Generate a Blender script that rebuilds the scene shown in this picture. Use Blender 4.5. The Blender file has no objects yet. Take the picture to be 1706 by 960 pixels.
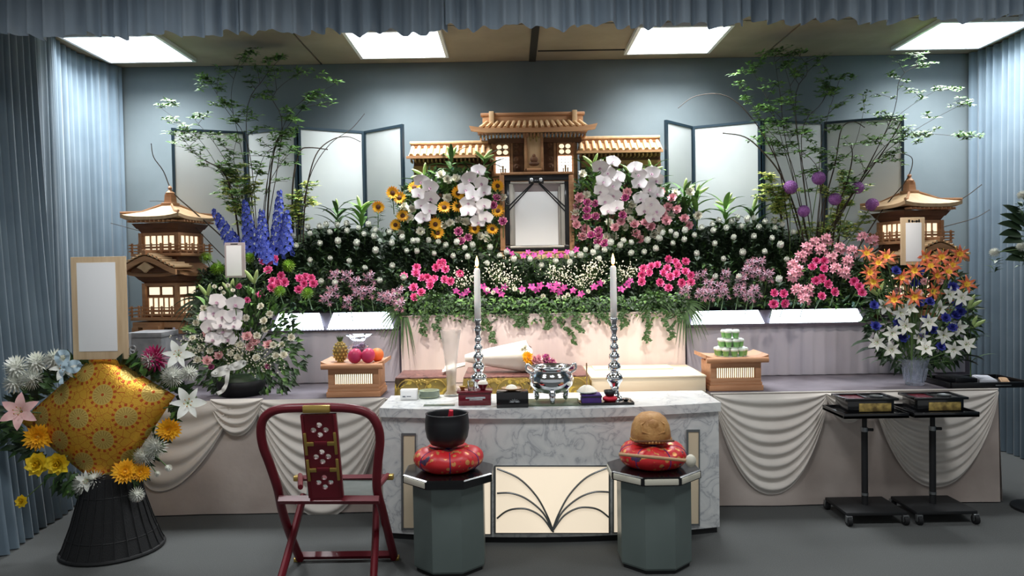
import bpy, bmesh, math, random
from mathutils import Vector, Matrix, Quaternion
from mathutils.geometry import delaunay_2d_cdt
PI = math.pi
scene = bpy.context.scene
COL = scene.collection
rnd = random.Random(7)

# ---------------------------------------------------------------- camera
FPX = 1250.0
CAM = Vector((0.0, 0.0, 1.5))
PITCH, ROLL = math.radians(1.375), math.radians(0.95)
_F = Vector((0, math.cos(PITCH), -math.sin(PITCH)))
_R0 = Vector((1, 0, 0)); _U0 = _R0.cross(_F)
_R = _R0 * math.cos(ROLL) - _U0 * math.sin(ROLL)
_U = _R0 * math.sin(ROLL) + _U0 * math.cos(ROLL)
cam_data = bpy.data.cameras.new('camera')
cam_data.sensor_width = 36.0
cam_data.lens = FPX / 1706 * 36.0
cam = bpy.data.objects.new('camera', cam_data)
COL.objects.link(cam)
m = Matrix((_R, _U, -_F)).transposed().to_4x4(); m.translation = CAM
cam.matrix_world = m
scene.camera = cam

def at(px, py, Y):
    d = _F + _R * ((px - 853) / FPX) + _U * ((480 - py) / FPX)
    return CAM + d * ((Y - CAM.y) / d.y)
def atz(px, py, Z):
    d = _F + _R * ((px - 853) / FPX) + _U * ((480 - py) / FPX)
    return CAM + d * ((Z - CAM.z) / d.z)

# ---------------------------------------------------------------- world, exposure
world = bpy.data.worlds.new('world'); scene.world = world
world.use_nodes = True
bg = world.node_tree.nodes['Background']
bg.inputs[0].default_value = (0.95, 0.98, 1.0, 1)
bg.inputs[1].default_value = 0.38
vs = scene.view_settings
vs.view_transform = 'Standard'; vs.look = 'None'; vs.gamma = 1.0; vs.use_curve_mapping = False
vs.exposure = 0.12
CEIL_POWER = 38.0        # watts of each altar ceiling panel
HALL_POWER = 23.0        # watts of each ceiling panel over the hall floor
STRIP_POWER = 7.0        # lamps in the flower shelf
SPOT_POWER = 165.0        # stage spotlights behind the valance

# ---------------------------------------------------------------- helpers
def lin(c):
    def f(v):
        v /= 255.0
        return v / 12.92 if v <= 0.04045 else ((v + 0.055) / 1.055) ** 2.4
    return (f(c[0]), f(c[1]), f(c[2]), 1.0)

MATS = {}
def mat(name, c, rough=0.55, metal=0.0, c2=None, scale=6.0, detail=3.0, stretch=(1, 1, 1), bump=0.0, bscale=40.0,
        emit=0.0, trans=0.0, coat=0.0, ior=1.45, sheen=0.0, contrast=(0.35, 0.65), alpha=1.0, sss=0.0):
    mt = bpy.data.materials.new(name); mt.use_nodes = True
    nt = mt.node_tree; b = nt.nodes['Principled BSDF']; L = nt.links.new
    b.inputs['Base Color'].default_value = lin(c)
    b.inputs['Roughness'].default_value = rough
    b.inputs['Metallic'].default_value = metal
    b.inputs['IOR'].default_value = ior
    b.inputs['Transmission Weight'].default_value = trans
    b.inputs['Coat Weight'].default_value = coat
    b.inputs['Coat Roughness'].default_value = 0.08
    b.inputs['Sheen Weight'].default_value = sheen
    b.inputs['Alpha'].default_value = alpha
    if sss:
        b.inputs['Subsurface Weight'].default_value = sss
        b.inputs['Subsurface Scale'].default_value = 0.01
    if emit:
        b.inputs['Emission Color'].default_value = lin(c)
        b.inputs['Emission Strength'].default_value = emit
    if c2 is not None or bump:
        tc = nt.nodes.new('ShaderNodeTexCoord'); mp = nt.nodes.new('ShaderNodeMapping')
        mp.inputs['Scale'].default_value = stretch
        L(tc.outputs['Object'], mp.inputs[0])
    if c2 is not None:
        n = nt.nodes.new('ShaderNodeTexNoise'); n.inputs['Scale'].default_value = scale; n.inputs['Detail'].default_value = detail
        L(mp.outputs[0], n.inputs['Vector'])
        r = nt.nodes.new('ShaderNodeValToRGB')
        r.color_ramp.elements[0].position = contrast[0]; r.color_ramp.elements[0].color = lin(c)
        r.color_ramp.elements[1].position = contrast[1]; r.color_ramp.elements[1].color = lin(c2)
        L(n.outputs[0], r.inputs[0]); L(r.outputs[0], b.inputs['Base Color'])
        if emit: L(r.outputs[0], b.inputs['Emission Color'])
    if bump:
        n2 = nt.nodes.new('ShaderNodeTexNoise'); n2.inputs['Scale'].default_value = bscale; n2.inputs['Detail'].default_value = 4
        L(mp.outputs[0], n2.inputs['Vector'])
        bp = nt.nodes.new('ShaderNodeBump'); bp.inputs['Strength'].default_value = bump; bp.inputs['Distance'].default_value = 0.01
        L(n2.outputs[0], bp.inputs['Height']); L(bp.outputs[0], b.inputs['Normal'])
    MATS[name] = mt
    return mt

class Sock:
    """tiny arithmetic on shader sockets"""
    def __init__(s, nt, o): s.nt = nt; s.o = o
    def _m(s, op, b=None, c=None):
        n = s.nt.nodes.new('ShaderNodeMath'); n.operation = op
        s.nt.links.new(s.o, n.inputs[0])
        for i, v in ((1, b), (2, c)):
            if v is None: continue
            if isinstance(v, Sock): s.nt.links.new(v.o, n.inputs[i])
            else: n.inputs[i].default_value = v
        return Sock(s.nt, n.outputs[0])
    def __add__(s, b): return s._m('ADD', b)
    def __sub__(s, b): return s._m('SUBTRACT', b)
    def __mul__(s, b): return s._m('MULTIPLY', b)
    def lt(s, b): return s._m('LESS_THAN', b)
    def gt(s, b): return s._m('GREATER_THAN', b)
def mixcol(nt, fac, a, b):
    n = nt.nodes.new('ShaderNodeMix'); n.data_type = 'RGBA'
    L = nt.links.new
    L(fac.o, n.inputs[0])
    for i, v in ((6, a), (7, b)):
        if isinstance(v, Sock): L(v.o, n.inputs[i])
        else: n.inputs[i].default_value = lin(v)
    return Sock(nt, n.outputs[2])

class MB:
    def __init__(s): s.v = []; s.f = []; s.mi = []
    def add(s, vs, fs, mi=0, M=None):
        o = len(s.v)
        for v in vs:
            v = Vector(v)
            s.v.append(M @ v if M is not None else v)
        for f in fs:
            s.f.append(tuple(o + i for i in f)); s.mi.append(mi)
        return s
    def box(s, x0, x1, y0, y1, z0, z1, mi=0, M=None, taper=1.0):
        cx, cy = (x0 + x1) / 2, (y0 + y1) / 2
        vs = [(x0, y0, z0), (x1, y0, z0), (x1, y1, z0), (x0, y1, z0)]
        vs += [(cx + (x - cx) * taper, cy + (y - cy) * taper, z1) for x, y, _ in vs]
        return s.add(vs, [(3, 2, 1, 0), (4, 5, 6, 7), (0, 1, 5, 4), (1, 2, 6, 5), (2, 3, 7, 6), (3, 0, 4, 7)], mi, M)
    def rbox(s, x0, x1, y0, y1, z0, z1, r=0.004, mi=0, M=None, seg=2):
        bm = bmesh.new(); bmesh.ops.create_cube(bm, size=1)
        for v in bm.verts:
            v.co = Vector(((x0 + x1) / 2 + v.co.x * (x1 - x0), (y0 + y1) / 2 + v.co.y * (y1 - y0), (z0 + z1) / 2 + v.co.z * (z1 - z0)))
        bmesh.ops.bevel(bm, geom=bm.edges[:], offset=r, segments=seg, affect='EDGES', profile=0.5)
        bm.verts.index_update()
        s.add([v.co.copy() for v in bm.verts], [[v.index for v in f.verts] for f in bm.faces], mi, M); bm.free()
        return s
    def lathe(s, prof, n=24, mi=0, M=None, cap=True, phase=0.0):
        vs, fs = [], []
        for r, z in prof:
            for i in range(n):
                a = 2 * PI * i / n + phase
                vs.append((r * math.cos(a), r * math.sin(a), z))
        for k in range(len(prof) - 1):
            for i in range(n):
                j = (i + 1) % n
                fs.append((k * n + i, k * n + j, (k + 1) * n + j, (k + 1) * n + i))
        if cap:
            if prof[0][0] > 1e-5: fs.append(tuple(range(n - 1, -1, -1)))
            if prof[-1][0] > 1e-5: fs.append(tuple((len(prof) - 1) * n + i for i in range(n)))
        return s.add(vs, fs, mi, M)
    def tube(s, pts, r, n=8, mi=0, M=None, cap=True, flat=1.0):
        pts = [Vector(p) for p in pts]
        rs = r if isinstance(r, (list, tuple)) else [r] * len(pts)
        vs, fs = [], []
        up = None
        for i, p in enumerate(pts):
            t = (pts[min(i + 1, len(pts) - 1)] - pts[max(i - 1, 0)])
            if t.length < 1e-9: t = Vector((0, 0, 1))
            t.normalize()
            if up is None:
                up = Vector((0, 0, 1)) if abs(t.z) < 0.9 else Vector((1, 0, 0))
            a = t.cross(up)
            if a.length < 1e-6: a = t.orthogonal()
            a.normalize(); b = a.cross(t); up = b
            for k in range(n):
                an = 2 * PI * k / n
                vs.append(p + a * (math.cos(an) * rs[i]) + b * (math.sin(an) * rs[i] * flat))
        for i in range(len(pts) - 1):
            for k in range(n):
                j = (k + 1) % n
                fs.append((i * n + k, i * n + j, (i + 1) * n + j, (i + 1) * n + k))
        if cap:
            fs.append(tuple(range(n - 1, -1, -1))); fs.append(tuple((len(pts) - 1) * n + k for k in range(n)))
        return s.add(vs, fs, mi, M)
    def ball(s, c, r, n=10, m_=7, mi=0, M=None):
        rx, ry, rz = r if isinstance(r, (tuple, list)) else (r, r, r)
        vs = [(c[0], c[1], c[2] - rz)]
        for j in range(1, m_):
            th = PI * j / m_
            for i in range(n):
                a = 2 * PI * i / n
                vs.append((c[0] + rx * math.sin(th) * math.cos(a), c[1] + ry * math.sin(th) * math.sin(a), c[2] - rz * math.cos(th)))
        vs.append((c[0], c[1], c[2] + rz))
        fs = [(0, 1 + (i + 1) % n, 1 + i) for i in range(n)]
        for j in range(m_ - 2):
            for i in range(n):
                k = (i + 1) % n
                fs.append((1 + j * n + i, 1 + j * n + k, 1 + (j + 1) * n + k, 1 + (j + 1) * n + i))
        e = len(vs) - 1; o = 1 + (m_ - 2) * n
        fs += [(o + i, o + (i + 1) % n, e) for i in range(n)]
        return s.add(vs, fs, mi, M)
    def prism(s, poly, y0, y1, mi=0, M=None):
        """poly in (x,z), extruded y0..y1"""
        n = len(poly)
        vs = [(x, y0, z) for x, z in poly] + [(x, y1, z) for x, z in poly]
        fs = [tuple(range(n)), tuple(range(2 * n - 1, n - 1, -1))]
        fs += [((i + 1) % n, i, n + i, n + (i + 1) % n) for i in range(n)]
        return s.add(vs, fs, mi, M)
    def grid(s, fn, nu, nv, mi=0, M=None, thick=None):
        vs = [fn(i / nu, j / nv) for j in range(nv + 1) for i in range(nu + 1)]
        w = nu + 1
        fs = [(j * w + i, j * w + i + 1, (j + 1) * w + i + 1, (j + 1) * w + i) for j in range(nv) for i in range(nu)]
        return s.add(vs, fs, mi, M)
    def petal(s, L, W, a0=20, a1=0, r0=0.0, phi=0.0, z0=0.0, cup=0.3, n=4, sharp=0.75, mi=0, mi_tip=None, wav=0.0, M=None):
        """a petal along +X turned by phi; a0 start pitch (deg), a1 added over the length"""
        pts = []; r, z = r0, z0
        for i in range(n + 1):
            t = i / n
            w = W * 0.5 * math.sin(PI * min(0.999, (0.08 + 0.92 * t) ** sharp)) + (0.06 * W if i < n else 0)
            pts.append((r, z, w, t))
            a = math.radians(a0 + a1 * (t + 0.5 / n))
            r += L / n * math.cos(a); z += L / n * math.sin(a)
        vs = []; c, sn = math.cos(phi), math.sin(phi)
        for i, (r, z, w, t) in enumerate(pts):
            a = math.radians(a0 + a1 * t)
            lift = cup * w; lr, lz = -math.sin(a) * lift, math.cos(a) * lift
            for k in (-1, 0, 1):
                wv = wav * W * math.sin(t * 9 + k * 2) * (1 if k else 0)
                x = r + (lr if k else 0); y = k * w; zz = z + (lz if k else 0) + wv
                vs.append((x * c - y * sn, x * sn + y * c, zz))
        fs = []; ms = []
        for i in range(n):
            for k in range(2):
                o = i * 3 + k
                fs.append((o, o + 1, o + 4, o + 3)); ms.append(mi if (mi_tip is None or i < n - 1) else mi_tip)
        o0 = len(s.v); s.add(vs, fs, mi, M)
        s.mi[-len(fs):] = ms
        return s
    def leaf(s, p, d, nrm, L, W, mi=0, bend=0.2):
        """a small folded leaf of 4 triangles-ish"""
        d = Vector(d).normalized(); nrm = Vector(nrm)
        sd = d.cross(nrm)
        if sd.length < 1e-4: sd = d.orthogonal()
        sd.normalize(); nn = sd.cross(d)
        p = Vector(p)
        a = p + d * (L * .45) + nn * (bend * L * .25)
        vs = [p, a + sd * W * .5 + nn * W * .12, a, a - sd * W * .5 + nn * W * .12, p + d * L - nn * (bend * L * .2)]
        return s.add(vs, [(0, 2, 1), (0, 3, 2), (1, 2, 4), (2, 3, 4)], mi)
    def mesh(s, name, mats, smooth=True, recalc=False):
        me = bpy.data.meshes.new(name)
        me.from_pydata([tuple(v) for v in s.v], [], s.f)
        ml = mats if isinstance(mats, (list, tuple)) else [mats]
        for q in ml: me.materials.append(MATS[q] if isinstance(q, str) else q)
        if len(ml) > 1: me.polygons.foreach_set('material_index', s.mi)
        if recalc:
            bm = bmesh.new(); bm.from_mesh(me); bmesh.ops.recalc_face_normals(bm, faces=bm.faces[:]); bm.to_mesh(me); bm.free()
        if smooth == True: me.polygons.foreach_set('use_smooth', [True] * len(me.polygons))
        me.update()
        if smooth == 'auto':
            me.polygons.foreach_set('use_smooth', [True] * len(me.polygons))
            me.set_sharp_from_angle(angle=math.radians(35))
        return me

def wloc(o):
    v = Vector((0, 0, 0))
    while o is not None: v = v + o.location; o = o.parent
    return v
def obj(name, me, parent=None, loc=None, rot=None, scale=None, label=None):
    o = bpy.data.objects.new(name, me); COL.objects.link(o)
    if parent is not None: o.parent = parent
    if loc is not None: o.location = loc
    if rot is not None:
        if isinstance(rot, Quaternion): o.rotation_mode = 'QUATERNION'; o.rotation_quaternion = rot
        else: o.rotation_euler = rot
    if scale is not None: o.scale = scale if not isinstance(scale, (int, float)) else (scale,) * 3
    if label: o['label'] = label
    return o
def tag(o, label, cat=None, group=None, kind=None):
    o['label'] = label
    if cat: o['category'] = cat
    if group: o['group'] = group
    if kind: o['kind'] = kind
    return o
def thing(name, label, cat, loc=(0, 0, 0), rotz=0.0, group=None, kind=None):
    o = bpy.data.objects.new(name, None); COL.objects.link(o)
    o.empty_display_size = 0.05
    o.location = loc; o.rotation_euler = (0, 0, rotz)
    return tag(o, label, cat, group, kind)
def part(name, mb, mats, parent, smooth='auto', ab=False, loc=None, rot=None, scale=None, label=None, kind=None, recalc=False):
    """link the MB (or mesh) as one child mesh; ab: coordinates are world ones"""
    if isinstance(mb, MB):
        if ab:
            w = wloc(parent); mb.v = [v - w for v in mb.v]
        me = mb.mesh(name, mats, smooth, recalc)
    else: me = mb
    o = obj(name, me, parent, loc, rot, scale, label)
    if kind: o['kind'] = kind
    return o
def struct(name, mb, mats, label, smooth='auto'):
    o = obj(name, mb.mesh(name, mats, smooth)); o['kind'] = 'structure'; o['label'] = label
    return o
def copy_tree(o, loc=None, label=None, parent=None):
    c = o.copy(); COL.objects.link(c)
    c.parent = parent
    if loc is not None: c.location = loc
    if label: c['label'] = label
    for ch in list(o.children):
        copy_tree(ch, None, None, c)
    return c
def track(d, spin=0.0):
    q = Vector(d).to_track_quat('Z', 'Y')
    return q @ Quaternion((0, 0, 1), spin)
def smooth_path(pts, n=6):
    pts = [Vector(p) for p in pts]; out = []
    for i in range(len(pts) - 1):
        p0 = pts[max(i - 1, 0)]; p1 = pts[i]; p2 = pts[i + 1]; p3 = pts[min(i + 2, len(pts) - 1)]
        for k in range(n):
            t = k / n
            out.append(0.5 * ((2 * p1) + (p2 - p0) * t + (2 * p0 - 5 * p1 + 4 * p2 - p3) * t * t + (3 * p1 - p0 - 3 * p2 + p3) * t ** 3))
    out.append(pts[-1])
    return out
def inpoly(p, poly):
    c = False; j = len(poly) - 1
    for i in range(len(poly)):
        if (poly[i][1] > p[1]) != (poly[j][1] > p[1]) and p[0] < (poly[j][0] - poly[i][0]) * (p[1] - poly[i][1]) / (poly[j][1] - poly[i][1]) + poly[i][0]:
            c = not c
        j = i
    return c
def plate(outer, holes, y0, y1, mi=0):
    """flat plate in (x,z) with holes, extruded y0..y1"""
    vs, es = [], []
    for poly in [outer] + holes:
        o = len(vs); n = len(poly)
        vs += [Vector(p) for p in poly]; es += [(o + i, o + (i + 1) % n) for i in range(n)]
    v2, e2, f2, *_ = delaunay_2d_cdt(vs, es, [], 0, 1e-7)
    keep = []
    for f in f2:
        c = sum((v2[i] for i in f), Vector((0, 0))) / len(f)
        if inpoly(c, outer) and not any(inpoly(c, h) for h in holes): keep.append(tuple(f))
    mb = MB(); n = len(v2)
    mb.add([(v.x, y0, v.y) for v in v2] + [(v.x, y1, v.y) for v in v2],
           keep + [tuple(n + i for i in reversed(f)) for f in keep], mi)
    for poly in [outer] + holes:
        k = len(poly); o = len(mb.v)
        mb.add([(p[0], y0, p[1]) for p in poly] + [(p[0], y1, p[1]) for p in poly],
               [(i, (i + 1) % k, k + (i + 1) % k, k + i) for i in range(k)], mi)
    return mb

# ---------------------------------------------------------------- materials
mat('wall', (108, 119, 123), 0.9, c2=(100, 111, 115), scale=2.5, bump=0.05, bscale=180)
mat('ceiling_board', (150, 140, 122), 0.9, c2=(135, 126, 110), scale=3, bump=0.05, bscale=120)
mat('ceiling_gap', (40, 38, 34), 0.9)
mat('curtain', (108, 125, 137), 0.85, c2=(98, 115, 128), scale=3, sheen=0.2, bump=0.05, bscale=300)
mat('valance_cloth', (146, 160, 172), 0.85, c2=(134, 150, 164), scale=3, sheen=0.2)
mat('carpet', (90, 92, 91), 0.95, c2=(77, 79, 79), scale=220, detail=2, bump=0.25, bscale=420)
mat('white_frame', (225, 228, 228), 0.5)
mat('lamp', (236, 246, 255), 0.5, emit=3.2)
mat('hall_lamp', (245, 248, 255), 0.5, emit=2.0)
mat('strip_lamp', (225, 243, 255), 0.5, emit=STRIP_POWER)
mat('lantern', (255, 240, 208), 0.6, emit=0.95)
mat('shrine_lamp', (250, 252, 250), 0.6, emit=2.2)
mat('panel_lamp', (255, 238, 212), 0.5, emit=0.55)
mat('slat_lamp', (226, 240, 214), 0.5, emit=1.5)
mat('flame', (255, 205, 120), 0.5, emit=12.0)
mat('flame_base', (255, 120, 50), 0.5, emit=4.0)
mat('wood', (188, 142, 102), 0.55, c2=(164, 118, 82), scale=4, stretch=(1, 1, 8), detail=4)
mat('wood_light', (208, 178, 138), 0.55, c2=(194, 160, 120), scale=4, stretch=(8, 1, 1), detail=4)
mat('wood_dark', (112, 74, 48), 0.6, c2=(88, 56, 36), scale=5, stretch=(1, 1, 6))
mat('stand_wood', (206, 154, 116), 0.5, c2=(190, 136, 98), scale=4, stretch=(1, 6, 8), detail=4)
mat('board_wood', (222, 196, 160), 0.6, c2=(206, 176, 138), scale=5, stretch=(6, 1, 0.7), detail=4)
mat('mauve_board', (190, 176, 176), 0.6, c2=(176, 162, 162), scale=5)
mat('paper', (250, 250, 250), 0.8)
mat('ink', (24, 22, 22), 0.7)
mat('screen_paper', (176, 181, 180), 0.75, c2=(164, 170, 170), scale=1.6, bump=0.03)
mat('screen_frame', (30, 46, 56), 0.35, coat=0.3)
mat('black_lacquer', (16, 16, 18), 0.22, coat=0.5)
mat('black_matte', (24, 25, 27), 0.6)
mat('black_mesh', (22, 23, 25), 0.75, bump=0.6, bscale=260)
mat('black_frame', (20, 18, 20), 0.3, coat=0.3)
mat('silver_frame', (196, 190, 180), 0.35, metal=0.6)
mat('ribbon_black', (16, 17, 22), 0.45)
mat('silver', (222, 226, 230), 0.12, metal=1.0)
mat('brass', (196, 166, 92), 0.35, metal=0.85)
mat('steel', (150, 154, 156), 0.3, metal=0.9)
mat('gold_paint', (206, 178, 104), 0.45, metal=0.4, c2=(120, 100, 62), scale=30)
mat('red_lacquer', (108, 16, 32), 0.42, coat=0.15, c2=(98, 12, 26), scale=3)
mat('burgundy', (104, 20, 34), 0.25, coat=0.5)
mat('leather', (92, 98, 94), 0.6, c2=(80, 86, 82), scale=12)
mat('cloth_front', (198, 186, 178), 0.85, c2=(170, 156, 148), scale=2.2, detail=5, bump=0.12, bscale=30)
mat('swag_cloth', (226, 220, 212), 0.8, c2=(216, 208, 200), scale=4)
mat('cloth_top', (120, 114, 122), 0.85, c2=(104, 98, 106), scale=6)
mat('satin', (206, 200, 208), 0.45, c2=(188, 184, 196), scale=2.5, stretch=(2, 2, .5), sheen=0.2)
mat('pink_satin', (240, 224, 218), 0.5, c2=(228, 210, 206), scale=2.5, stretch=(3, 3, .4), bump=0.05, bscale=12)
mat('shelf_dark', (96, 88, 98), 0.6)
mat('cream', (240, 226, 200), 0.55, c2=(234, 216, 186), scale=2, stretch=(1, 6, 6))
mat('cream_shade', (226, 208, 178), 0.55)
mat('pad_cream', (206, 202, 186), 0.6)
mat('octagon_grey', (104, 116, 113), 0.35, c2=(95, 107, 104), scale=3)
mat('candle', (246, 244, 240), 0.45, sss=0.2)
mat('glass', (240, 248, 250), 0.05, trans=1.0, ior=1.45)
mat('frosted', (232, 236, 236), 0.3, trans=0.9, ior=1.15, alpha=0.45)
mat('green_glass', (210, 226, 206), 0.12, trans=0.75, ior=1.4)
mat('crystal', (225, 232, 245), 0.05, trans=0.8, ior=1.6)
mat('cellophane', (240, 240, 250), 0.1, trans=0.9, ior=1.15)
mat('white_plastic', (240, 240, 240), 0.4)
mat('card_grey', (120, 126, 136), 0.6)
mat('purple_cloth', (74, 46, 122), 0.6, c2=(60, 36, 104), scale=20)
mat('rice', (248, 242, 226), 0.7, bump=0.5, bscale=220)
mat('mokugyo_wood', (196, 150, 92), 0.55, c2=(164, 116, 64), scale=16, detail=4, bump=0.35, bscale=60)
mat('stick_wood', (182, 146, 110), 0.6)
mat('bell_black', (30, 31, 34), 0.4)
mat('red_cloth', (200, 30, 54), 0.6)
mat('ash_green', (92, 104, 84), 0.35)
mat('grey_box', (150, 150, 152), 0.6, c2=(118, 120, 124), scale=9, detail=4)
mat('silver_ribbon', (205, 207, 210), 0.35, metal=0.4)
mat('ribbon_white', (244, 246, 242), 0.5)
mat('ribbon_blue', (190, 214, 226), 0.5)
mat('wrap_paper', (240, 234, 222), 0.5, c2=(226, 218, 204), scale=4)
mat('mango', (206, 62, 96), 0.35, c2=(190, 50, 104), scale=6)
mat('orange', (240, 134, 62), 0.5, c2=(236, 112, 60), scale=8, bump=0.15, bscale=150)
mat('grape', (88, 36, 84), 0.35)
mat('pineapple', (150, 122, 62), 0.6, c2=(110, 96, 52), scale=30)
mat('pineapple_eye', (196, 172, 92), 0.6)
mat('jelly_green', (116, 178, 96), 0.3, c2=(150, 200, 130), scale=30)
mat('jelly_lid', (230, 238, 226), 0.35)
mat('tray_black', (18, 18, 21), 0.35)
mat('envelope', (198, 200, 208), 0.6)
# plants
mat('g_dark', (46, 66, 40), 0.55, c2=(32, 50, 30), scale=14)
mat('g_mid', (72, 104, 54), 0.5, c2=(54, 84, 42), scale=12)
mat('g_fresh', (112, 152, 74), 0.5, c2=(88, 130, 60), scale=12)
mat('g_yellow', (208, 212, 112), 0.5, c2=(168, 184, 88), scale=26)
mat('g_blue', (70, 108, 84), 0.5, c2=(54, 90, 72), scale=12)
mat('g_bud', (192, 210, 140), 0.5, c2=(160, 190, 110), scale=14)
mat('stem', (86, 112, 62), 0.6)
mat('twig', (74, 62, 48), 0.8, c2=(54, 46, 38), scale=20)
mat('p_white', (246, 246, 240), 0.6, c2=(236, 238, 226), scale=20)
mat('p_cream', (244, 238, 216), 0.6)
mat('p_orchid', (250, 246, 244), 0.6, c2=(240, 232, 234), scale=16)
mat('p_lip', (206, 170, 190), 0.6)
mat('p_yellow', (246, 186, 34), 0.6, c2=(238, 166, 20), scale=20)
mat('p_lemon', (248, 220, 50), 0.6, c2=(240, 204, 40), scale=20)
mat('p_brown', (92, 52, 26), 0.8, bump=0.5, bscale=200)
mat('p_pink', (240, 88, 156), 0.6, c2=(226, 66, 138), scale=30)
mat('p_rose', (250, 152, 194), 0.6)
mat('p_pale', (238, 176, 188), 0.6, c2=(226, 150, 168), scale=24)
mat('p_blush', (244, 202, 196), 0.6, c2=(238, 182, 182), scale=24)
mat('p_mauve', (182, 150, 164), 0.6, c2=(150, 114, 136), scale=24)
mat('p_magenta', (196, 70, 150), 0.6, c2=(178, 52, 130), scale=24)
mat('p_purple', (168, 96, 178), 0.6, c2=(148, 78, 164), scale=24)
mat('p_allium', (172, 112, 182), 0.6, c2=(150, 92, 168), scale=30)
mat('p_blue', (72, 90, 188), 0.6, c2=(50, 64, 156), scale=24)
mat('p_blue_eye', (200, 205, 240), 0.6)
mat('p_indigo', (74, 78, 178), 0.6, c2=(58, 62, 150), scale=24)
mat('p_orange', (224, 122, 78), 0.6, c2=(212, 98, 70), scale=24)
mat('p_gold', (240, 196, 70), 0.6)
mat('p_green', (150, 186, 62), 0.6, c2=(126, 166, 48), scale=24)
mat('p_wine', (176, 34, 98), 0.6, c2=(150, 26, 84), scale=24)
mat('p_stamen', (190, 120, 50), 0.7)

def marble():
    mt = bpy.data.materials.new('marble'); mt.use_nodes = True
    nt = mt.node_tree; b = nt.nodes['Principled BSDF']; L = nt.links.new
    tc = nt.nodes.new('ShaderNodeTexCoord')
    n1 = nt.nodes.new('ShaderNodeTexNoise'); n1.inputs['Scale'].default_value = 7.0; n1.inputs['Detail'].default_value = 7; n1.inputs['Distortion'].default_value = 1.4
    L(tc.outputs['Object'], n1.inputs['Vector'])
    v = Sock(nt, n1.outputs[0]) - 0.5
    v = v._m('ABSOLUTE')
    r = nt.nodes.new('ShaderNodeValToRGB'); L(v.o, r.inputs[0])
    e = r.color_ramp.elements
    e[0].position = 0.0; e[0].color = lin((172, 175, 179))
    e[1].position = 0.022; e[1].color = lin((206, 208, 208))
    x = e.new(0.12); x.color = lin((222, 223, 221))
    L(r.outputs[0], b.inputs['Base Color'])
    b.inputs['Roughness'].default_value = 0.3
    MATS['marble'] = mt
marble()
def gold_brocade():
    mt = bpy.data.materials.new('gold_brocade'); mt.use_nodes = True
    nt = mt.node_tree; b = nt.nodes['Principled BSDF']; L = nt.links.new
    tc = nt.nodes.new('ShaderNodeTexCoord'); sp = nt.nodes.new('ShaderNodeSeparateXYZ'); L(tc.outputs['Object'], sp.inputs[0])
    X = (Sock(nt, sp.outputs[0]) + 5.0) * 5.9; Z = (Sock(nt, sp.outputs[2]) + 5.0) * 5.9
    U, V = (X + Z) * 0.7071, (X - Z) * 0.7071 + 40.0
    fu = U._m('FRACT') - 0.5; fv = V._m('FRACT') - 0.5
    d = (fu * fu + fv * fv)._m('SQRT')
    ang = fv._m('ARCTAN2', fu)
    disc = d.lt(0.31)
    ray = (ang * 18.0)._m('SINE').gt(0.55) * d.gt(0.08) * d.lt(0.28)
    dots = (d - 0.37)._m('ABSOLUTE').lt(0.045) * (ang * 14.0)._m('SINE').gt(0.0)
    core = d.lt(0.045)
    vine = nt.nodes.new('ShaderNodeTexVoronoi'); vine.feature = 'DISTANCE_TO_EDGE'; vine.inputs['Scale'].default_value = 26
    L(tc.outputs['Object'], vine.inputs['Vector'])
    vl = Sock(nt, vine.outputs['Distance']).lt(0.022) * d.gt(0.42)
    col = mixcol(nt, disc, (236, 178, 62), (222, 190, 104))
    col = mixcol(nt, ray, col, (190, 150, 70))
    red = dots._m('MAXIMUM', core)._m('MAXIMUM', vl)
    col = mixcol(nt, red, col, (204, 92, 42))
    L(col.o, b.inputs['Base Color'])
    b.inputs['Metallic'].default_value = 0.6; b.inputs['Roughness'].default_value = 0.33
    nz = nt.nodes.new('ShaderNodeTexNoise'); nz.inputs['Scale'].default_value = 160
    L(tc.outputs['Object'], nz.inputs['Vector'])
    bp = nt.nodes.new('ShaderNodeBump'); bp.inputs['Strength'].default_value = 0.35; bp.inputs['Distance'].default_value = 0.004
    L(nz.outputs[0], bp.inputs['Height']); L(bp.outputs[0], b.inputs['Normal'])
    MATS['gold_brocade'] = mt
gold_brocade()
def brocade(name, ground, thread, thread2, scale, metal):
    mt = bpy.data.materials.new(name); mt.use_nodes = True
    nt = mt.node_tree; b = nt.nodes['Principled BSDF']; L = nt.links.new
    tc = nt.nodes.new('ShaderNodeTexCoord')
    v = nt.nodes.new('ShaderNodeTexVoronoi'); v.inputs['Scale'].default_value = scale; L(tc.outputs['Object'], v.inputs['Vector'])
    n = nt.nodes.new('ShaderNodeTexNoise'); n.inputs['Scale'].default_value = scale * 0.45; n.inputs['Detail'].default_value = 4; L(tc.outputs['Object'], n.inputs['Vector'])
    a = (Sock(nt, v.outputs['Distance']) * 9.0)._m('SINE').gt(0.2) * Sock(nt, n.outputs[0]).gt(0.47)
    col = mixcol(nt, a, ground, thread)
    col = mixcol(nt, Sock(nt, n.outputs[0]).gt(0.63), col, thread2)
    L(col.o, b.inputs['Base Color'])
    mm = a * metal
    L(mm.o, b.inputs['Metallic']); b.inputs['Roughness'].default_value = 0.4
    MATS[name] = mt
brocade('red_brocade', (196, 34, 40), (214, 150, 90), (66, 50, 78), 26, 0.5)
brocade('brown_brocade', (112, 72, 66), (74, 44, 40), (140, 98, 84), 34, 0.2)
brocade('gold_border', (150, 128, 62), (226, 196, 90), (76, 58, 36), 22, 0.5)
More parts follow.
